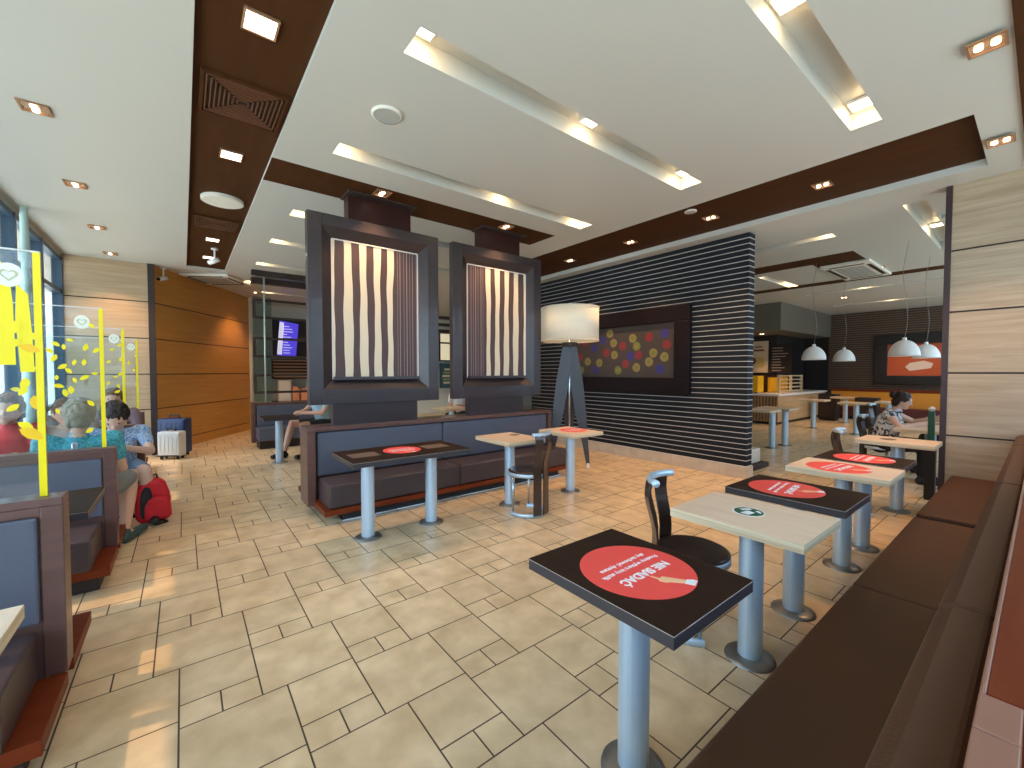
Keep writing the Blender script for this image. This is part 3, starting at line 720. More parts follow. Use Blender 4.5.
# ------------------------------------------------------------------ dotted picture on the partition
ap=thing('framed_picture','wide dark-framed picture of coloured dots on the slatted partition','picture',(0,yw-.005,0))
x0,x1,z0,z1=-5.86,-3.30,1.13,2.50; b=.25
m=MB(); m.box(x0,x1,-.09,0,z0,z0+b); m.box(x0,x1,-.09,0,z1-b,z1); m.box(x0,x0+b,-.09,0,z0+b,z1-b); m.box(x1-b,x1,-.09,0,z0+b,z1-b)
m.build('frame',mat('black_frame',(.011,.007,.009),.45,spec=.15),ap,.012)
pc=MB().box(x0+b,x1-b,-.03,-.0,z0+b,z1-b).build('picture',art_m,ap)
dots=[(.04,.08,'y'),(.02,.42,'r'),(.12,.30,'y'),(.22,.10,'b'),(.20,.62,'b'),(.26,.26,'y'),(.34,.50,'r'),(.42,.72,'y'),(.43,.44,'y'),(.47,.08,'y'),(.38,.95,'y'),(.52,.64,'r'),(.55,.22,'r'),(.60,.40,'b'),(.62,.80,'y'),(.66,.62,'y'),(.68,.42,'r'),(.66,.14,'y'),(.78,.80,'r'),(.82,.45,'y'),(.78,.26,'y'),(.92,.86,'b'),(.94,.62,'r'),(.92,.36,'y'),(.88,.10,'b'),(.09,.80,'r'),(.30,.80,'b')]
dm=[mat('dot_red',(.22,.025,.03),.5),mat('dot_yellow',(.25,.20,.06),.5),mat('dot_blue',(.035,.03,.20),.5),mat('dot_green',(.16,.19,.045),.5)]
m=MB()
for i,(a,c_,k) in enumerate(dots):
    cx=x0+b+.03+(x1-x0-2*b-.06)*a; cz=z0+b+.06+(z1-z0-2*b-.12)*c_; r=.075
    mi={'r':0,'y':1 if i%3 else 3,'b':2}[k]
    for rr,yy,mm in ((1,-.0315,mi),(.45,-.033,3 if mi==1 else (1 if mi==3 else mi))):
        m.add([(cx+r*rr*(1+.06*math.sin(3*q*PI/10+i))*math.cos(q*PI/10),yy,cz+r*rr*math.sin(q*PI/10)) for q in range(20)],[tuple(range(20))],mm)
m.build('coloured_dots',dm,pc)

# ------------------------------------------------------------------ back room
t=thing('serving_counter','wooden counter with a white top under the bulkhead in the back room','counter',(0,0,0))
MB().box(-7.4,-4.55,12.9,13.5,.90-.82,.80).build('body',mottled('pine',(.5,.33,.17),(.62,.43,.24),(2,2,14),.5),t)
MB().box(-5.1,-4.55,13.5,16.9,.08,.80).build('side_body',MATS['pine'],t)
m=MB()
for k in range(34): m.box(-7.35+k*.083,-7.35+k*.083+.035,12.87,12.9,.1,.78)
m.build('slat_front',mat('dark_pine_slat',(.20,.11,.05),.5),t)
MB().box(-7.5,-4.5,12.82,13.55,.80,.86).build('worktop',white_m,t,.004); MB().box(-5.15,-4.5,13.55,16.95,.80,.86).build('worktop',white_m,t,.004)
MB().box(-7.4,-4.6,12.95,13.5,0,.08).box(-5.0,-4.6,13.5,16.6,0,.08).build('plinth',dark_m,t)
t=thing('display_box','bright yellow display box with a dark emblem on the back counter','box',(-5.45,13.15,.86))
MB().box(-.36,.36,-.2,.2,.03,.50).build('box_body',amber_m,t,.01)
for dx in (-.28,.28): MB().cyl((dx,-.12,0),.035,.03,12).build('foot',dark_m,t)
m=MB(); m.prism([(-.30,-.204,.14),(-.24,-.204,.14),(-.20,-.204,.34),(-.15,-.204,.2),(-.11,-.204,.2),(-.06,-.204,.34),(-.02,-.204,.14),(.03,-.204,.14),(-.03,-.204,.44),(-.09,-.204,.44),(-.13,-.204,.32),(-.17,-.204,.44),(-.23,-.204,.44)],(0,.003,0)); m.build('emblem',dark_m,t)
t=thing('slatted_rack','open rack of pale horizontal slats beside the yellow box','rack',(-4.72,14.3,.86))
for k in range(5): MB().box(-.02,.02,-.9,.9,.04+k*.11,.07+k*.11).build('slat',mat('pale_slat%d'%k,(.72,.55,.34),.5) if k==0 else MATS['pale_slat0'],t)
for yy in (-.9,0,.87): MB().box(-.03,.03,yy,yy+.04,0,.52).build('post',MATS['pale_slat0'],t)
MB().box(-.30,-.24,-.85,.5,.03,.45).build('back_panel',amber_m,t)
def board(name,label,cat,x0,x1,y,z0,z1,m1,m2,kind):
    t=thing(name,label,cat,((x0+x1)/2,y,z0)); w_=(x1-x0)/2; h_=z1-z0
    MB().box(-w_,w_,0,.04,0,h_).build('panel',m1,t); m=MB()
    if kind=='lines':
        for k in range(9): m.box(-w_*.8,-w_*.8+w_*random.uniform(.7,1.5),-.004,0,h_*(.06+.1*k),h_*(.06+.1*k)+.025)
    else:
        m.box(-w_*.6,w_*.6,-.004,0,h_*.68,h_*.74); m.box(-w_*.4,w_*.4,-.004,0,h_*.80,h_*.84)
        m.sph((-w_*.6,-.002,h_*.38),.11,12,8,(1,.05,1))
        m.box(-w_*.2,w_*.6,-.004,0,h_*.16,h_*.5,1)
    m.build('print',m2,t)
board('wall_poster','cream poster with a dark red motif beside the partition end','poster',-5.98,-5.42,14.49,1.45,2.45,mat('poster_cream',(.62,.55,.38),.5),[mat('poster_print',(.2,.06,.04),.5),mat('poster_gold',(.6,.46,.14),.5)],'pic')
board('menu_board','black menu board with faint lines of text above the counter','menu board',-5.36,-4.76,14.49,1.45,2.32,dark_m,mat('chalk_print',(.36,.3,.26),.5),'lines')
struct(MB().box(-9.5,-5.2,14.56,14.66,0,2.62).build('wall_kitchen_front',joint_m))
# coffee machines to the left of the box
t=thing('coffee_machine','grey and black drinks machine at the left end of the back counter','machine',(-6.15,13.2,.86))
MB().box(-.3,.25,-.2,.25,0,.52).build('housing',mat('machine_grey',(.35,.35,.33),.4),t,.01); MB().box(-.25,-.05,-.205,-.2,.1,.42).build('front_panel',dark_m,t)
for dx in (.06,.16): MB().cyl((dx,-.24,.04),.03,.14,12).build('cup',white_m,t)
# pendant lamps
def pendant(loc,label,first=None):
    if first: return dup(first,loc,None,label)
    t=thing('pendant_lamp',label,'lamp',loc,0,'white dome pendants')
    pr=[(.178*math.sin(a),.235*math.cos(a)) for a in [PI/2*i/12 for i in range(13)]]
    m=MB(); m.lathe([(r+.0001,z) for r,z in pr]+[(.172,.0)]+[(r*.96+.0001,z*.96) for r,z in reversed(pr)],n=36); m.build('dome_shade',white_m,t)
    MB().cyl((0,0,.228),.025,.04,14).build('cap',white_m,t)
    n=14; MB().tube([(.03*math.sin(i*.5),.0,.26+(CZ-1.70-.26)*i/n) for i in range(n+1)],.003,6).build('cord',mat('grey_cord',(.25,.25,.24),.6),t)
    MB().sph((0,0,.10),.04,12,8).build('bulb',lampw,t)
    return t
pd=pendant((-2.49,8.59,1.68),'white dome pendant nearest the partition end')
pendant((-2.45,10.18,1.68),'smaller-looking white dome pendant right of the one by the partition',pd)
pendant((-1.28,8.24,1.70),'largest white dome pendant in front of the red picture',pd)
pendant((-1.24,9.71,1.70),'white dome pendant half hidden behind the largest one, beside the pillar',pd)
# red picture
t=thing('framed_picture','black-framed red picture with pale shapes on the back wall','picture',(0,16.96,0))
x0,x1,z0,z1=-3.3,-.6,1.1,2.6
m=MB(); b=.3; m.box(x0,x1,-.08,0,z0,z0+.26); m.box(x0,x1,-.08,0,z1-b,z1); m.box(x0,x0+b,-.08,0,z0+.26,z1-b); m.box(x1-b,x1,-.08,0,z0+.26,z1-b); m.build('frame',dark_m,t,.01)
p=MB().box(x0+b,x1-b,-.03,0,z0+.26,z1-b).build('picture',mat('brick_red',(.50,.085,.025),.5),t)
m=MB(); m.prism([(-2.6,-.034,1.62),(-2.5,-.034,1.5),(-2.05,-.034,1.58),(-2.0,-.034,1.72),(-2.2,-.034,1.80),(-2.5,-.034,1.74)],(0,.003,0)); m.prism([(-1.5,-.034,1.64),(-1.4,-.034,1.58),(-1.2,-.034,1.75),(-1.35,-.034,1.85)],(0,.003,0))
m.build('pale_shapes',mat('pale_pink',(.75,.55,.45),.5),p)
# orange bench at the back
t=thing('upholstered_bench','orange backed bench along the back wall under the red picture','bench',(0,0,0))
MB().box(-4.35,.8,16.75,16.95,.38,.86).build('backrest',orange_m,t,.02); MB().box(-4.35,.8,16.74,16.97,.86,.93).build('top_cap',red_m,t)
MB().box(-4.35,.8,16.3,16.74,.12,.40).build('seat',mat('dark_red_leather',(.10,.02,.02),.4),t,.02); MB().box(-4.3,.8,16.35,16.9,0,.12).build('plinth',dark_m,t)
# tables of the back room
BG='tables standing in the back room'
table(-3.42,8.75,'light table standing closest behind the partition end',True,group=BG,legs=((.17,.2),),d=.55)
table(-3.35,9.45,'brown-topped table right behind the first one past the partition',True,group=BG,legs=((.15,0),),d=.5)
table(-3.75,13.0,'narrow table in front of the counter side in the back room',True,group=BG,far=True,d=.5)
table(-3.55,15.0,'table standing before the left end of the orange bench',True,group=BG,far=True,d=.5)
table(-2.75,12.5,'table on a steel leg left of the dark cabinet in the back room',True,group=BG,far=True,d=.5)
table(-2.35,13.5,'light table behind the person with tied hair near the orange bench',True,group=BG,far=True,w=.45,d=.5)
table(-.92,7.62,'light table where the person with tied hair leans, beside the pillar edge',True,.56,.9,group=BG,legs=((.0,.1),))
def cab(x0,x1,y0,y1,z1,label):
    t=thing('low_cabinet',label,'cabinet',((x0+x1)/2,(y0+y1)/2,0)); a,b=(x1-x0)/2,(y1-y0)/2
    MB().box(-a,a,-b,b,.06,z1).build('body',dark_m,t,.008); MB().box(-a+.03,a-.03,-b+.03,b-.03,0,.06).build('plinth',joint_m,t); MB().box(-a+.02,a-.02,-b-.012,-b,.1,z1-.04).build('door',joint_m,t)
cab(-4.3,-3.85,15.3,15.7,.80,'dark cabinet standing right of the counter in the back room')
cab(-3.1,-2.65,13.9,14.3,.80,'dark cabinet in the middle of the back room, behind the chairs')
t=thing('waste_bin','white box-shaped unit on a dark base just behind the partition end','bin',(-2.86,6.85,0))
MB().box(-.12,.12,-.25,.25,.07,.28).build('body',offw_m,t,.01); MB().box(-.15,.22,-.32,.32,.0,.07).build('base',joint_m,t,.004)
t=thing('menu_stand','dark green upright stand with a white top beside the pillar edge','stand',(-.80,6.75,0))
MB().box(-.028,.028,-.028,.028,.66,1.02).build('upright',mat('bottle_green',(.01,.10,.055),.45),t,.006); MB().sph((0,0,1.045),.03,14,10).build('top',white_m,t); MB().box(-.045,.045,-.05,.05,0,.66).build('base',dark_m,t,.006)

# ------------------------------------------------------------------ far left hall, seen between the panels
t=thing('display_screen','tall black screen bank showing a bright blue table of lines','screen',(-13.42,0,0))
MB().box(0,.08,1.98,3.6,1.88,2.98).build('housing',dark_m,t)
s_=MB().prism([(.085,2.08,1.95),(.085,2.56,1.90),(.085,2.64,2.84),(.085,2.16,2.92)],(.01,0,0)).build('display',tv_m,t)
m=MB()
m.prism([(.097,2.08,1.97),(.097,2.20,1.96),(.097,2.27,2.86),(.097,2.16,2.88)],(.003,0,0))
for k in range(11): z=2.0+k*.075; m.box(.097,.1,2.24,2.24+random.uniform(.1,.28),z,z+.018)
m.build('screen_lines',tvw_m,s_)
t=thing('slat_shelf_unit','brown slatted counter front with goods below the blue screen','counter',(-13.4,0,0))
MB().box(0,.3,1.95,4.0,1.28,1.84).build('upper_body',wenge_m,t)
m=MB()
for k in range(6): m.box(.3,.32,1.95,4.0,1.32+k*.09,1.36+k*.09)
m.build('slat',backs_m,t)
MB().box(0,.3,1.95,4.2,.62,.66).build('shelf',joint_m,t); MB().box(0,.3,1.95,4.2,0,.62).build('lower_body',wenge_m,t)
t=thing('storage_box','white cabinet-like box under the blue screen','box',(-13.2,2.22,.66)); MB().box(-.1,.15,-.16,.16,0,.58).build('body',offw_m,t,.01); MB().box(.15,.155,-.13,.13,.05,.53).build('door',white_m,t)
for k,(yy,zz) in enumerate(((2.5,.66),(2.72,.66),(2.95,.66))):
    t=tag(MB().box(-.1,.1,-.085,.085,0,.34-.05*k).box(-.08,.08,-.065,.065,.34-.05*k,.40-.05*k).build('snack_box',pink_m,None,.008,loc=(-13.2,yy,zz)),['orange goods box right beside the white cabinet under the screen','orange goods box in the middle of the shelf under the screen','lowest orange goods box at the shelf end under the screen'][k],'box','goods on the far shelf')
t=thing('menu_board','lit cream menu board seen between the two striped pictures','menu board',(-13.4,7.55,1.9)); MB().box(0,.06,-.35,.35,-.04,.98).build('housing',dark_m,t); MB().box(.06,.065,-.32,.32,0,.58).box(.06,.065,-.32,.32,.64,.94).build('display',menu_m,t)
t=thing('food_poster','dark teal poster with stacked pale food seen between the pictures','poster',(-13.4,7.55,.9)); MB().box(0,.04,-.33,.33,0,.88).build('panel',teal_m,t)
m=MB()
for k,(w_,mi) in enumerate(((.20,0),(.22,1),(.24,0),(.2,1),(.16,0))): m.box(.04,.045,-w_,w_,.15+k*.12,.22+k*.12,mi)
m.build('food_print',[mat('food_pale',(.7,.66,.4),.5),mat('food_green',(.25,.32,.12),.5)],t)
table(-7.4,4.25,'cream table glimpsed in the gap between the striped pictures',True,.6,.6,far=True)
struct(MB().box(-13.6,-7.0,12.0,12.1,0,CZ).build('wall_hall_end',joint_m))

# ------------------------------------------------------------------ luggage
def suitcase(loc,rot,w,d,h,m_,label,group='suitcases by the oak wall'):
    t=thing('suitcase',label,'suitcase',loc,rot,group)
    MB().box(-d/2,d/2,-w/2,w/2,.05,h).build('shell',m_,t,.03,3)
    m=MB()
    for k in range(5): y=-w*.36+k*w*.18; m.box(d/2,d/2+.006,y-.008,y+.008,.12,h-.08)
    m.build('ribs',m_,t)
    for sy in (-1,1):
        for sx in (-1,1): MB().box(sx*d*.3-.02,sx*d*.3+.02,sy*w*.36-.02,sy*w*.36+.02,0,.05).build('wheel',dark_m,t,.01)
    m=MB(); m.tube([(0,-w*.18,h-.01),(0,-w*.18,h+.05),(0,w*.18,h+.05),(0,w*.18,h-.01)],.012,8); m.build('handle',dark_m,t)
    MB().box(d/2-.004,d/2+.004,-w/2+.01,w/2-.01,.05,.075).build('zip',dark_m,t)
    return t
suitcase((-9.45,-.13,0),-.55,.44,.22,.66,mat('navy_shell',(.015,.035,.12),.35),'tall navy blue suitcase standing behind the white one')
suitcase((-9.12,-.17,0),-.60,.36,.18,.47,mat('pale_shell',(.66,.66,.62),.35),'small white hard-shell suitcase in front of the navy one')
t=thing('backpack','bright red backpack with black straps standing on the floor beside the booths','backpack',(-5.42,-.255,0),.12)
def archpoly(w,h,x): return [(x,-w*.80,0),(x,-w,.06),(x,-w*.98,h*.6),(x,-w*.75,h*.86),(x,-w*.35,h*.98),(x,w*.3,h),(x,w*.7,h*.88),(x,w*.95,h*.62),(x,w,.06),(x,w*.8,0)]
rn=mat('red_nylon',(.66,.008,.02),.55,bump=.3,bscale=30); bn=mat('black_nylon',(.012,.012,.014),.6)
MB().prism(archpoly(.135,.43,-.09),(.17,0,0)).build('bag_body',rn,t,.045,4)
MB().prism([(x,y*.8+.03,z*.55+.03) for x,y,z in archpoly(.13,.42,.06)],(.07,0,0)).build('front_pocket',rn,t,.03,3)
MB().prism([(x,y*.32-.055,z*.72+.06) for x,y,z in archpoly(.15,.42,.075)],(.03,0,0)).build('black_panel',bn,t,.012,2)
MB().tube([(-.06,-.10,.40),(.0,-.155,.33),(.03,-.165,.2),(.0,-.145,.07)],.016,8).build('strap',bn,t)
MB().tube([(.0,-.03,.42),(0,-.025,.455),(0,.03,.455),(0,.035,.42)],.009,8).build('handle',bn,t)
MB().tube([(.05,.05,.02),(.16,.09,.012),(.2,.02,.012)],.009,8).build('loose_strap',bn,t)

# ------------------------------------------------------------------ people
def remesh(mb,name,m_,parent,vox=.008,smooth=4,disp=None):
    o=mb.build(name,m_); r=o.modifiers.new('r','REMESH'); r.mode='VOXEL'; r.voxel_size=vox
    s=o.modifiers.new('s','SMOOTH'); s.factor=.5; s.iterations=smooth
    if disp:
        tx=bpy.data.textures.new(name,'CLOUDS'); tx.noise_scale=disp[1]; d=o.modifiers.new('d','DISPLACE'); d.texture=tx; d.strength=disp[0]
    dg=bpy.context.evaluated_depsgraph_get(); dg.update()
    me=bpy.data.meshes.new_from_object(o.evaluated_get(dg)); me.name=name
    o.modifiers.clear(); o.data=me
    for p in me.polygons: p.use_smooth=True
    if not me.materials: me.materials.append(m_)
    o.parent=parent; return o
skin_m=mat('skin',(.62,.36,.25),.5); skinl_m=mat('skin_light',(.72,.46,.35),.5)
def pattern(name,c1,c2,sc):
    m=mottled(name,c1,c2,(sc,sc,sc),.8,detail=2,distort=2.5); r=[n for n in m.node_tree.nodes if n.type=='VALTORGB'][0]
    r.color_ramp.elements[0].position=.46; r.color_ramp.elements[1].position=.54; return m
def person(label,loc,rot,J,shirt,pants,hair,skin=skin_m,hairfn=None,shoe=None,vox=.0085,sleeve=.55,group=None,tilt=0,pitch=0,long=1.0,sz=1.0):
    """faces +x. J: joints; L = +y, R = -y"""
    t=thing('person',label,'person',loc,rot,group)
    V=Vector; P={k:V(v) for k,v in J.items()}
    pel,chest,neck,head=P['pelvis'],P['chest'],P['neck'],P['head']
    b=MB()
    b.cone(pel,chest,.12,.125,16); b.cone(chest,neck,.115,.05,14); b.cone(neck,head,.048,.05,12)
    Rm=Matrix.Rotation(P.get('yaw',V((0,0,0)))[0],3,'Z')@Matrix.Rotation(pitch,3,'Y')
    def hp(v): return head+Rm@V(v)*sz
    b.sph(hp((0,0,.015)),.1,20,14,(1.0*sz,.80*sz,1.16*sz),R=Rm)
    b.cone(hp((.035,0,-.06)),hp((.06,0,-.085)),.05*sz,.032*sz,12)
    b.cone(hp((.092,0,.01)),hp((.112,0,-.022)),.010*sz,.016*sz,8)
    for s in (1,-1):
        b.sph(hp((.0,s*.082,-.005)),.03,10,8,(.6*sz,.35*sz,1.0*sz),R=Rm); b.sph(hp((.070,s*.033,.028)),.022*sz,8,6)
    sh=MB(); sh.cone(pel+V((0,0,-.02)),chest,.135,.145,18); sh.cone(chest,neck-V((0,0,.035)),.135,.062,16)
    tr=MB(); tr.cone(pel+V((0,.05,-.03)),pel+V((0,-.05,-.03)),.125,.125,16)
    shoes=[]
    for k,s in (('L',1),('R',-1)):
        S,E,W=P['sh'+k],P['el'+k],P['wr'+k]; b.cone(chest+V((0,s*.05,.06)),S,.07,.056); b.cone(S,E,.050,.038); b.cone(E,W,.038,.026)
        sh.cone(chest+V((0,s*.05,.05)),S,.085,.068,14); sh.cone(S,S.lerp(E,sleeve),.066,.056,14)
        if sleeve>=1: sh.cone(E,E.lerp(W,.8),.052,.04,12)
        d=(W-E).normalized(); up=V((0,0,1)); side=d.cross(up).normalized()*s; pal=W+d*.075
        b.cone(W,pal,.026,.034)
        nrm=side.cross(d)*s
        for i in range(4):
            o=(i-1.5)*.019; base=pal+side*o+d*.012; l=(.030,.036,.033,.026)[i]
            m1=base+d*l-up*.006; m2=m1+d*l*.6-up*.018; m3=m2+d*.008-up*.018
            b.cone(base,m1,.0095,.009,8); b.cone(m1,m2,.009,.0085,8); b.cone(m2,m3,.0085,.008,8)
        tb=W+d*.028-side*s*0+V((0,0,.006)); inn=-side*.03
        b.cone(tb,tb+inn+d*.03,.012,.011,8); b.cone(tb+inn+d*.03,tb+inn*1.2+d*.055,.010,.009,8)
        Hh=pel+V((.02,s*.09,-.02)); K,A=P['kn'+k],P['an'+k]; T=P.get('to'+k,A+V((.16,0,-.045)))
        b.cone(Hh,K,.082,.056,14); b.cone(K,A.lerp(K,.62),.054,.055,14); b.cone(A.lerp(K,.62),A,.055,.036,12); b.cone(A,A.lerp(T,.4)-V((0,0,.02)),.036,.03)
        tr.cone(Hh,Hh.lerp(K,long if long<1 else 1),.108,.078,14)
        if long>=1: tr.cone(K,A.lerp(K,.12),.074,.056,14)
        so=MB(); so.cone(A+V((-.02,0,-.045)),T+V((0,0,.0)),.045,.036,12); so.cone(A,A-V((0,0,.04)),.043,.045,12); shoes.append(so)
    remesh(b,'body',skin,t,vox if vox<.009 else .0085)
    remesh(sh,'shirt',shirt,t,.011,3)
    remesh(tr,'trousers',pants,t,.011,3)
    for so in shoes: remesh(so,'shoe',shoe or dark_m,t,.009,3)
    h=MB()
    if hairfn: hairfn(h,hp,Rm,sz)
    else:
        h.sph(hp((-.022,0,.040)),.108,20,14,(1.02*sz,.90*sz,1.05*sz),R=Rm); h.sph(hp((-.05,0,-.02)),.085,16,12,(.75*sz,.95*sz,1.0*sz),R=Rm); h.sph(hp((.045,0,.095)),.05,12,8,(1.0*sz,1.2*sz,.5*sz),R=Rm)
    remesh(h,'hair',hair,t,.009,2,(.03,.03))
    e=MB()
    for s in (1,-1): e.sph(hp((.0905,s*.032,.022)),.009,10,8,(.5,1.2,.8),R=Rm)
    e.build('eyes',dark_m,t)
    m=MB(); m.sph(hp((.098,0,-.055)),.02,10,6,(.3,1.1,.3),R=Rm); m.build('lips',mat('lip_tone',(.5,.2,.17),.5) if 'lip_tone' not in MATS else MATS['lip_tone'],t)
    return t
grey_hair=mat('grey_hair',(.30,.25,.18),.7,bump=.8,bscale=70); dark_hair=mat('dark_hair',(.022,.013,.010),.5,bump=.8,bscale=70); brown_hair=mat('brown_hair',(.14,.075,.04),.6,bump=.8,bscale=70)
def seat_pose(**k):
    J=dict(pelvis=(0,0,.50),chest=(.02,0,.80),neck=(.03,0,1.0),head=(.06,0,1.115),shL=(.02,.19,.93),shR=(.02,-.19,.93),elL=(.10,.24,.68),elR=(.10,-.24,.68),
           wrL=(.30,.12,.72),wrR=(.30,-.12,.72),knL=(.44,.11,.50),knR=(.44,-.11,.50),anL=(.42,.12,.09),anR=(.42,-.12,.09))
    J.update(k); return J
# man in the teal shirt, back to the camera (faces away, -x): his right side (+y) is by the aisle
person('person in a teal patterned shirt and grey shorts, seen from behind in the booth',(-4.70,-.66,0),PI,
  seat_pose(neck=(.04,0,1.0),head=(.09,0,1.115),shR=(.02,-.20,.93),elR=(.05,-.245,.67),wrR=(.28,-.2,.66),knR=(.44,-.27,.53),anR=(.17,-.24,.09),toR=(.40,-.35,.045),knL=(.45,.05,.50),anL=(.55,.02,.09),toL=(.72,.0,.04)),
  pattern('teal_print',(.02,.22,.30),(.10,.42,.46),34),mat('grey_shorts',(.20,.22,.21),.85),grey_hair,skin_m,shoe=mat('dark_green_shoe',(.03,.07,.065),.6),long=.85,sz=1.02)
# boy facing him, leaning forward on the table
person('person with dark hair and a blue patterned shirt leaning forward over the booth table',(-5.84,-.53,0),0.0,
  seat_pose(chest=(.12,0,.76),neck=(.20,0,.93),head=(.27,0,1.02),shL=(.14,.19,.87),shR=(.14,-.19,.87),elL=(.30,.26,.68),elR=(.3,-.2,.7),wrL=(.48,.06,.76),wrR=(.48,-.1,.77),knL=(.44,.22,.51),anL=(.46,.27,.09),toL=(.62,.30,.04),knR=(.44,-.05,.5),anR=(.48,.08,.09)),
  pattern('blue_print',(.12,.26,.55),(.55,.68,.82),40),mat('blue_shorts',(.16,.24,.34),.85),dark_hair,skinl_m,pitch=.65,long=.75,sz=1.15)
person('person in a red shirt next to the glazing at the left edge of the photo',(-5.92,-1.27,0),0,seat_pose(elR=(.12,-.17,.68),elL=(.12,.17,.68),shL=(.02,.17,.93),shR=(.02,-.17,.93)),mat('red_cotton',(.55,.015,.03),.85),mat('navy_cloth',(.03,.04,.07),.85),brown_hair,skin_m,sz=1.1)
person('person with brown hair seen between the yellow band and the grey head',(-6.0,-.92,0),.15,seat_pose(elR=(.12,-.17,.68),elL=(.12,.17,.68),shL=(.02,.16,.9),shR=(.02,-.16,.9),head=(.09,0,1.06),neck=(.03,0,.96)),mat('beige_cotton',(.45,.38,.32),.85),mat('navy_cloth2',(.03,.04,.07),.85),brown_hair,skin_m,sz=1.05)
person('person in a mauve top behind the blue patterned shirt, mostly hidden',(-7.55,-.72,0),0,seat_pose(head=(.1,0,1.1),shR=(.02,-.17,.9)),mat('mauve_cotton',(.25,.17,.2),.85),mat('navy_cloth3',(.03,.04,.07),.85),brown_hair,skin_m,sz=1.1)
# man in light blue by the far table, faces the room
mn=person('person in a light blue shirt and black shorts sitting behind the left striped picture',(-8.02,2.02,0),-PI/2+.2,
  seat_pose(chest=(.08,0,.79),neck=(.14,0,.98),head=(.2,0,1.09),elR=(.20,-.30,.70),wrR=(.40,-.08,.70),elL=(.20,.30,.70),wrL=(.40,.1,.70),knR=(.46,-.18,.52),anR=(.62,-.10,.09),knL=(.46,.20,.52),anL=(.40,.2,.09)),
  pattern('pale_blue',(.30,.48,.55),(.42,.60,.66),6),mat('black_shorts',(.012,.012,.014),.85),brown_hair,skin_m,long=.7); mn.scale=(1.1,1.1,1.1)
fs=thing('bar_stool','dark stool under the person in the light blue shirt','stool',(-8.02,2.02,0)); MB().cyl((0,0,.36),.2,.05,28).build('seat',leather_m,fs,.01); MB().cyl((0,0,.02),.03,.34,14).build('post',steel_m,fs); MB().cyl((0,0,0),.17,.02,28).build('base',steeld_m,fs)
tag(MB().box(-.14,.14,-.1,.1,0,.13).box(-.1,.1,-.06,.06,.13,.17).build('carrier_bag',mat('yellow_paper',(.85,.72,.2),.6),None,.02,loc=(-7.72,2.55,.42)),'yellow and white bag beside the person in light blue','bag')
fs2=thing('bar_stool','dark stool under the yellow bag in the far dining area','stool',(-7.72,2.55,0)); MB().cyl((0,0,.36),.18,.06,28).build('seat',leather_m,fs2,.01); MB().cyl((0,0,.02),.03,.34,14).build('post',steel_m,fs2); MB().cyl((0,0,0),.16,.02,28).build('base',steeld_m,fs2)
person('person in a white shirt glimpsed between the two striped pictures',(-8.35,5.02,0),-.9,seat_pose(),mat('white_cotton',(.75,.73,.72),.85),mat('dark_cloth',(.03,.03,.03),.85),dark_hair,skin_m)
def bun(h,hp,Rm,sz):
    h.sph(hp((-.022,0,.040)),.108,20,14,(1.02*sz,.92*sz,1.05*sz),R=Rm); h.sph(hp((-.06,0,-.02)),.09,16,12,(.8*sz,.9*sz,1.1*sz),R=Rm); h.sph(hp((-.13,0,.06)),.05,14,10,R=Rm)
person('person with tied hair and black-and-white top leaning on the light table in the back room',(-1.40,7.66,0),.05,
  seat_pose(chest=(.08,0,.79),neck=(.15,0,.97),head=(.21,0,1.075),shL=(.09,.18,.90),shR=(.09,-.18,.90),elR=(.22,-.27,.74),wrR=(.44,-.10,.80),elL=(.30,.24,.78),wrL=(.52,.12,.86)),
  pattern('dark_white_top',(.03,.03,.04),(.7,.7,.72),9),mat('black_trousers',(.015,.015,.018),.85),dark_hair,skinl_m,hairfn=bun,pitch=.3,sleeve=.15,sz=.88)
person('person with black hair in a blue top, cut off by the pillar edge',(-.62,8.55,0),PI+.2,
  seat_pose(head=(.1,0,1.1),wrR=(.34,-.05,.78),wrL=(.34,.05,.78)),mat('blue_cotton',(.10,.25,.38),.85),mat('dark_cloth2',(.03,.03,.03),.85),dark_hair,skinl_m)
for (x,y,r,l) in ((-.62,8.55,PI,'dark chair under the person cut off by the pillar'),):
    t=thing('dining_chair',l,'chair',(x,y,0),r)
    MB().box(-.2,.2,-.2,.2,.36,.40).build('seat',chair_m,t,.01); MB().box(-.235,-.21,-.19,.19,.5,.84).build('backrest',chair_m,t,.008)
    for sx in (-.17,.17):
        for sy in (-.17,.17): MB().cyl((sx,sy,0),.013,.36 if sx>0 else .36,10).build('leg',silver_m,t)
    for sy in (-.17,.17): MB().tube([(-.17,sy,.38),(-.205,sy,.5),(-.222,sy,.8)],.012,8).build('back_rod',silver_m,t)

# ------------------------------------------------------------------ outside
def building(x0,x1,y0,y1,h,label,face):
    t=thing('office_building',label,'building',(0,0,0),0)
    MB().box(x0,x1,y0,y1,-.1,h).build('facade',out_m,t)
    m=MB(); n=int(max(x1-x0,y1-y0)/2.4)
    for i in range(n):
        for k in range(int(h/3)):
            z=.9+3*k
            if face=='y': a=x0+.6+i*2.4; m.box(a,a+1.5,y1,y1+.03,z,z+1.6)
            else: a=y0+.6+i*2.4; m.box(x0-.03,x0,a,a+1.5,z,z+1.6)
    m.build('window_grid',mat('dark_pane_'+face,(.08,.12,.17),.1),t)
building(-34,8,-26,-20,7,'pale building across the street behind the left glazing','y')
building(16,22,-10,30,5,'pale building beyond the bench window','x')

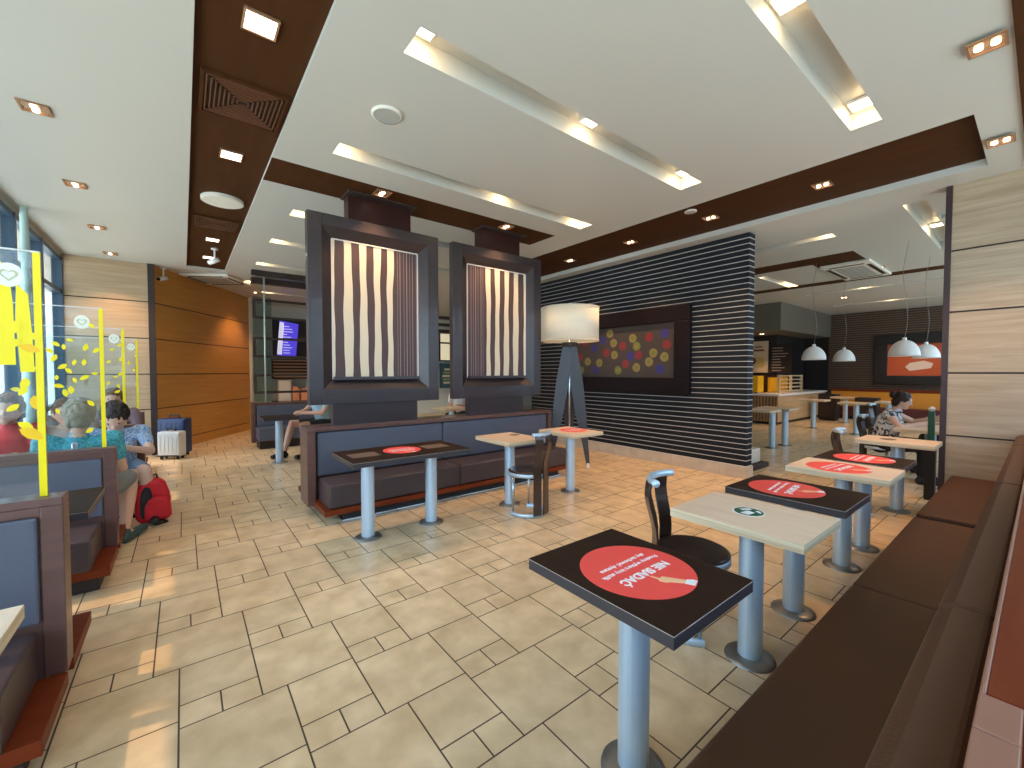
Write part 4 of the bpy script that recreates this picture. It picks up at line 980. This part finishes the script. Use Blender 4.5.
# ------------------------------------------------------------------ light and camera
W=bpy.data.worlds.new('World'); SC.world=W; W.use_nodes=True; nt=W.node_tree
bg=nt.nodes['Background']; bg.inputs['Strength'].default_value=4.6
tc=nt.nodes.new('ShaderNodeTexCoord'); sp=nt.nodes.new('ShaderNodeSeparateXYZ'); rp=nt.nodes.new('ShaderNodeValToRGB'); ma=nt.nodes.new('ShaderNodeMath'); ma.operation='MULTIPLY_ADD'; ma.inputs[1].default_value=.5; ma.inputs[2].default_value=.5
nt.links.new(tc.outputs['Generated'],sp.inputs[0]); nt.links.new(sp.outputs['Z'],ma.inputs[0]); nt.links.new(ma.outputs[0],rp.inputs['Fac']); nt.links.new(rp.outputs['Color'],bg.inputs['Color'])
m2=nt.nodes.new('ShaderNodeMapRange'); m2.inputs['From Min'].default_value=0; m2.inputs['From Max'].default_value=-.8; m2.inputs['To Min'].default_value=3.1; m2.inputs['To Max'].default_value=4.6
nt.links.new(sp.outputs['Y'],m2.inputs['Value']); nt.links.new(m2.outputs['Result'],bg.inputs['Strength'])   # the street side is the sunny one
e=rp.color_ramp.elements; e[0].position=0; e[0].color=(.93,.90,.82,1); e[1].position=1; e[1].color=(.50,.68,1,1)
for p_,c_ in ((.47,(.76,.82,.84,1)),(.505,(.74,.87,1,1)),(.62,(.62,.80,1,1))):
    x=e.new(p_); x.color=c_
def portal(loc,rot,sx,sy):
    l=bpy.data.lights.new('portal','AREA'); l.shape='RECTANGLE'; l.size=sx; l.size_y=sy; l.cycles.is_portal=True
    o=bpy.data.objects.new('window_portal',l); COL.objects.link(o); o.location=loc; o.rotation_euler=rot
sun=bpy.data.lights.new('sun','SUN'); sun.energy=2.0; sun.color=(1,.58,.30); sun.angle=.01
so=bpy.data.objects.new('sun',sun); COL.objects.link(so); so.rotation_euler=Vector((.20,.84,-1)).to_track_quat('-Z','Y').to_euler()
portal((.96,2.25,2.08),(0,PI/2,0),2.2,7.5); portal((-4.4,-1.64,1.6),(-PI/2,0,0),10.6,3.2); portal((.96,11.7,2.0),(0,PI/2,0),2.4,10.6)
cam=bpy.data.cameras.new('Camera'); co=bpy.data.objects.new('Camera',cam); COL.objects.link(co)
cam.sensor_width=36; cam.lens=36*419/1024; cam.clip_start=.02
p=-math.atan(12/419); a=math.radians(51.88)
Fv=Vector((-math.sin(a)*math.cos(p),math.cos(a)*math.cos(p),math.sin(p)))
co.location=(0,0,H); co.rotation_euler=Fv.to_track_quat('-Z','Y').to_euler()
SC.camera=co
SC.view_settings.view_transform='Standard'; SC.view_settings.look='None'; SC.view_settings.gamma=1; SC.view_settings.use_curve_mapping=False
SC.view_settings.exposure=.60
SC.cycles.max_bounces=8; SC.cycles.diffuse_bounces=5; SC.cycles.glossy_bounces=4; SC.cycles.transparent_max_bounces=12
SC.cycles.sample_clamp_indirect=6; SC.cycles.use_denoising=True; SC.cycles.caustics_reflective=False; SC.cycles.caustics_refractive=False
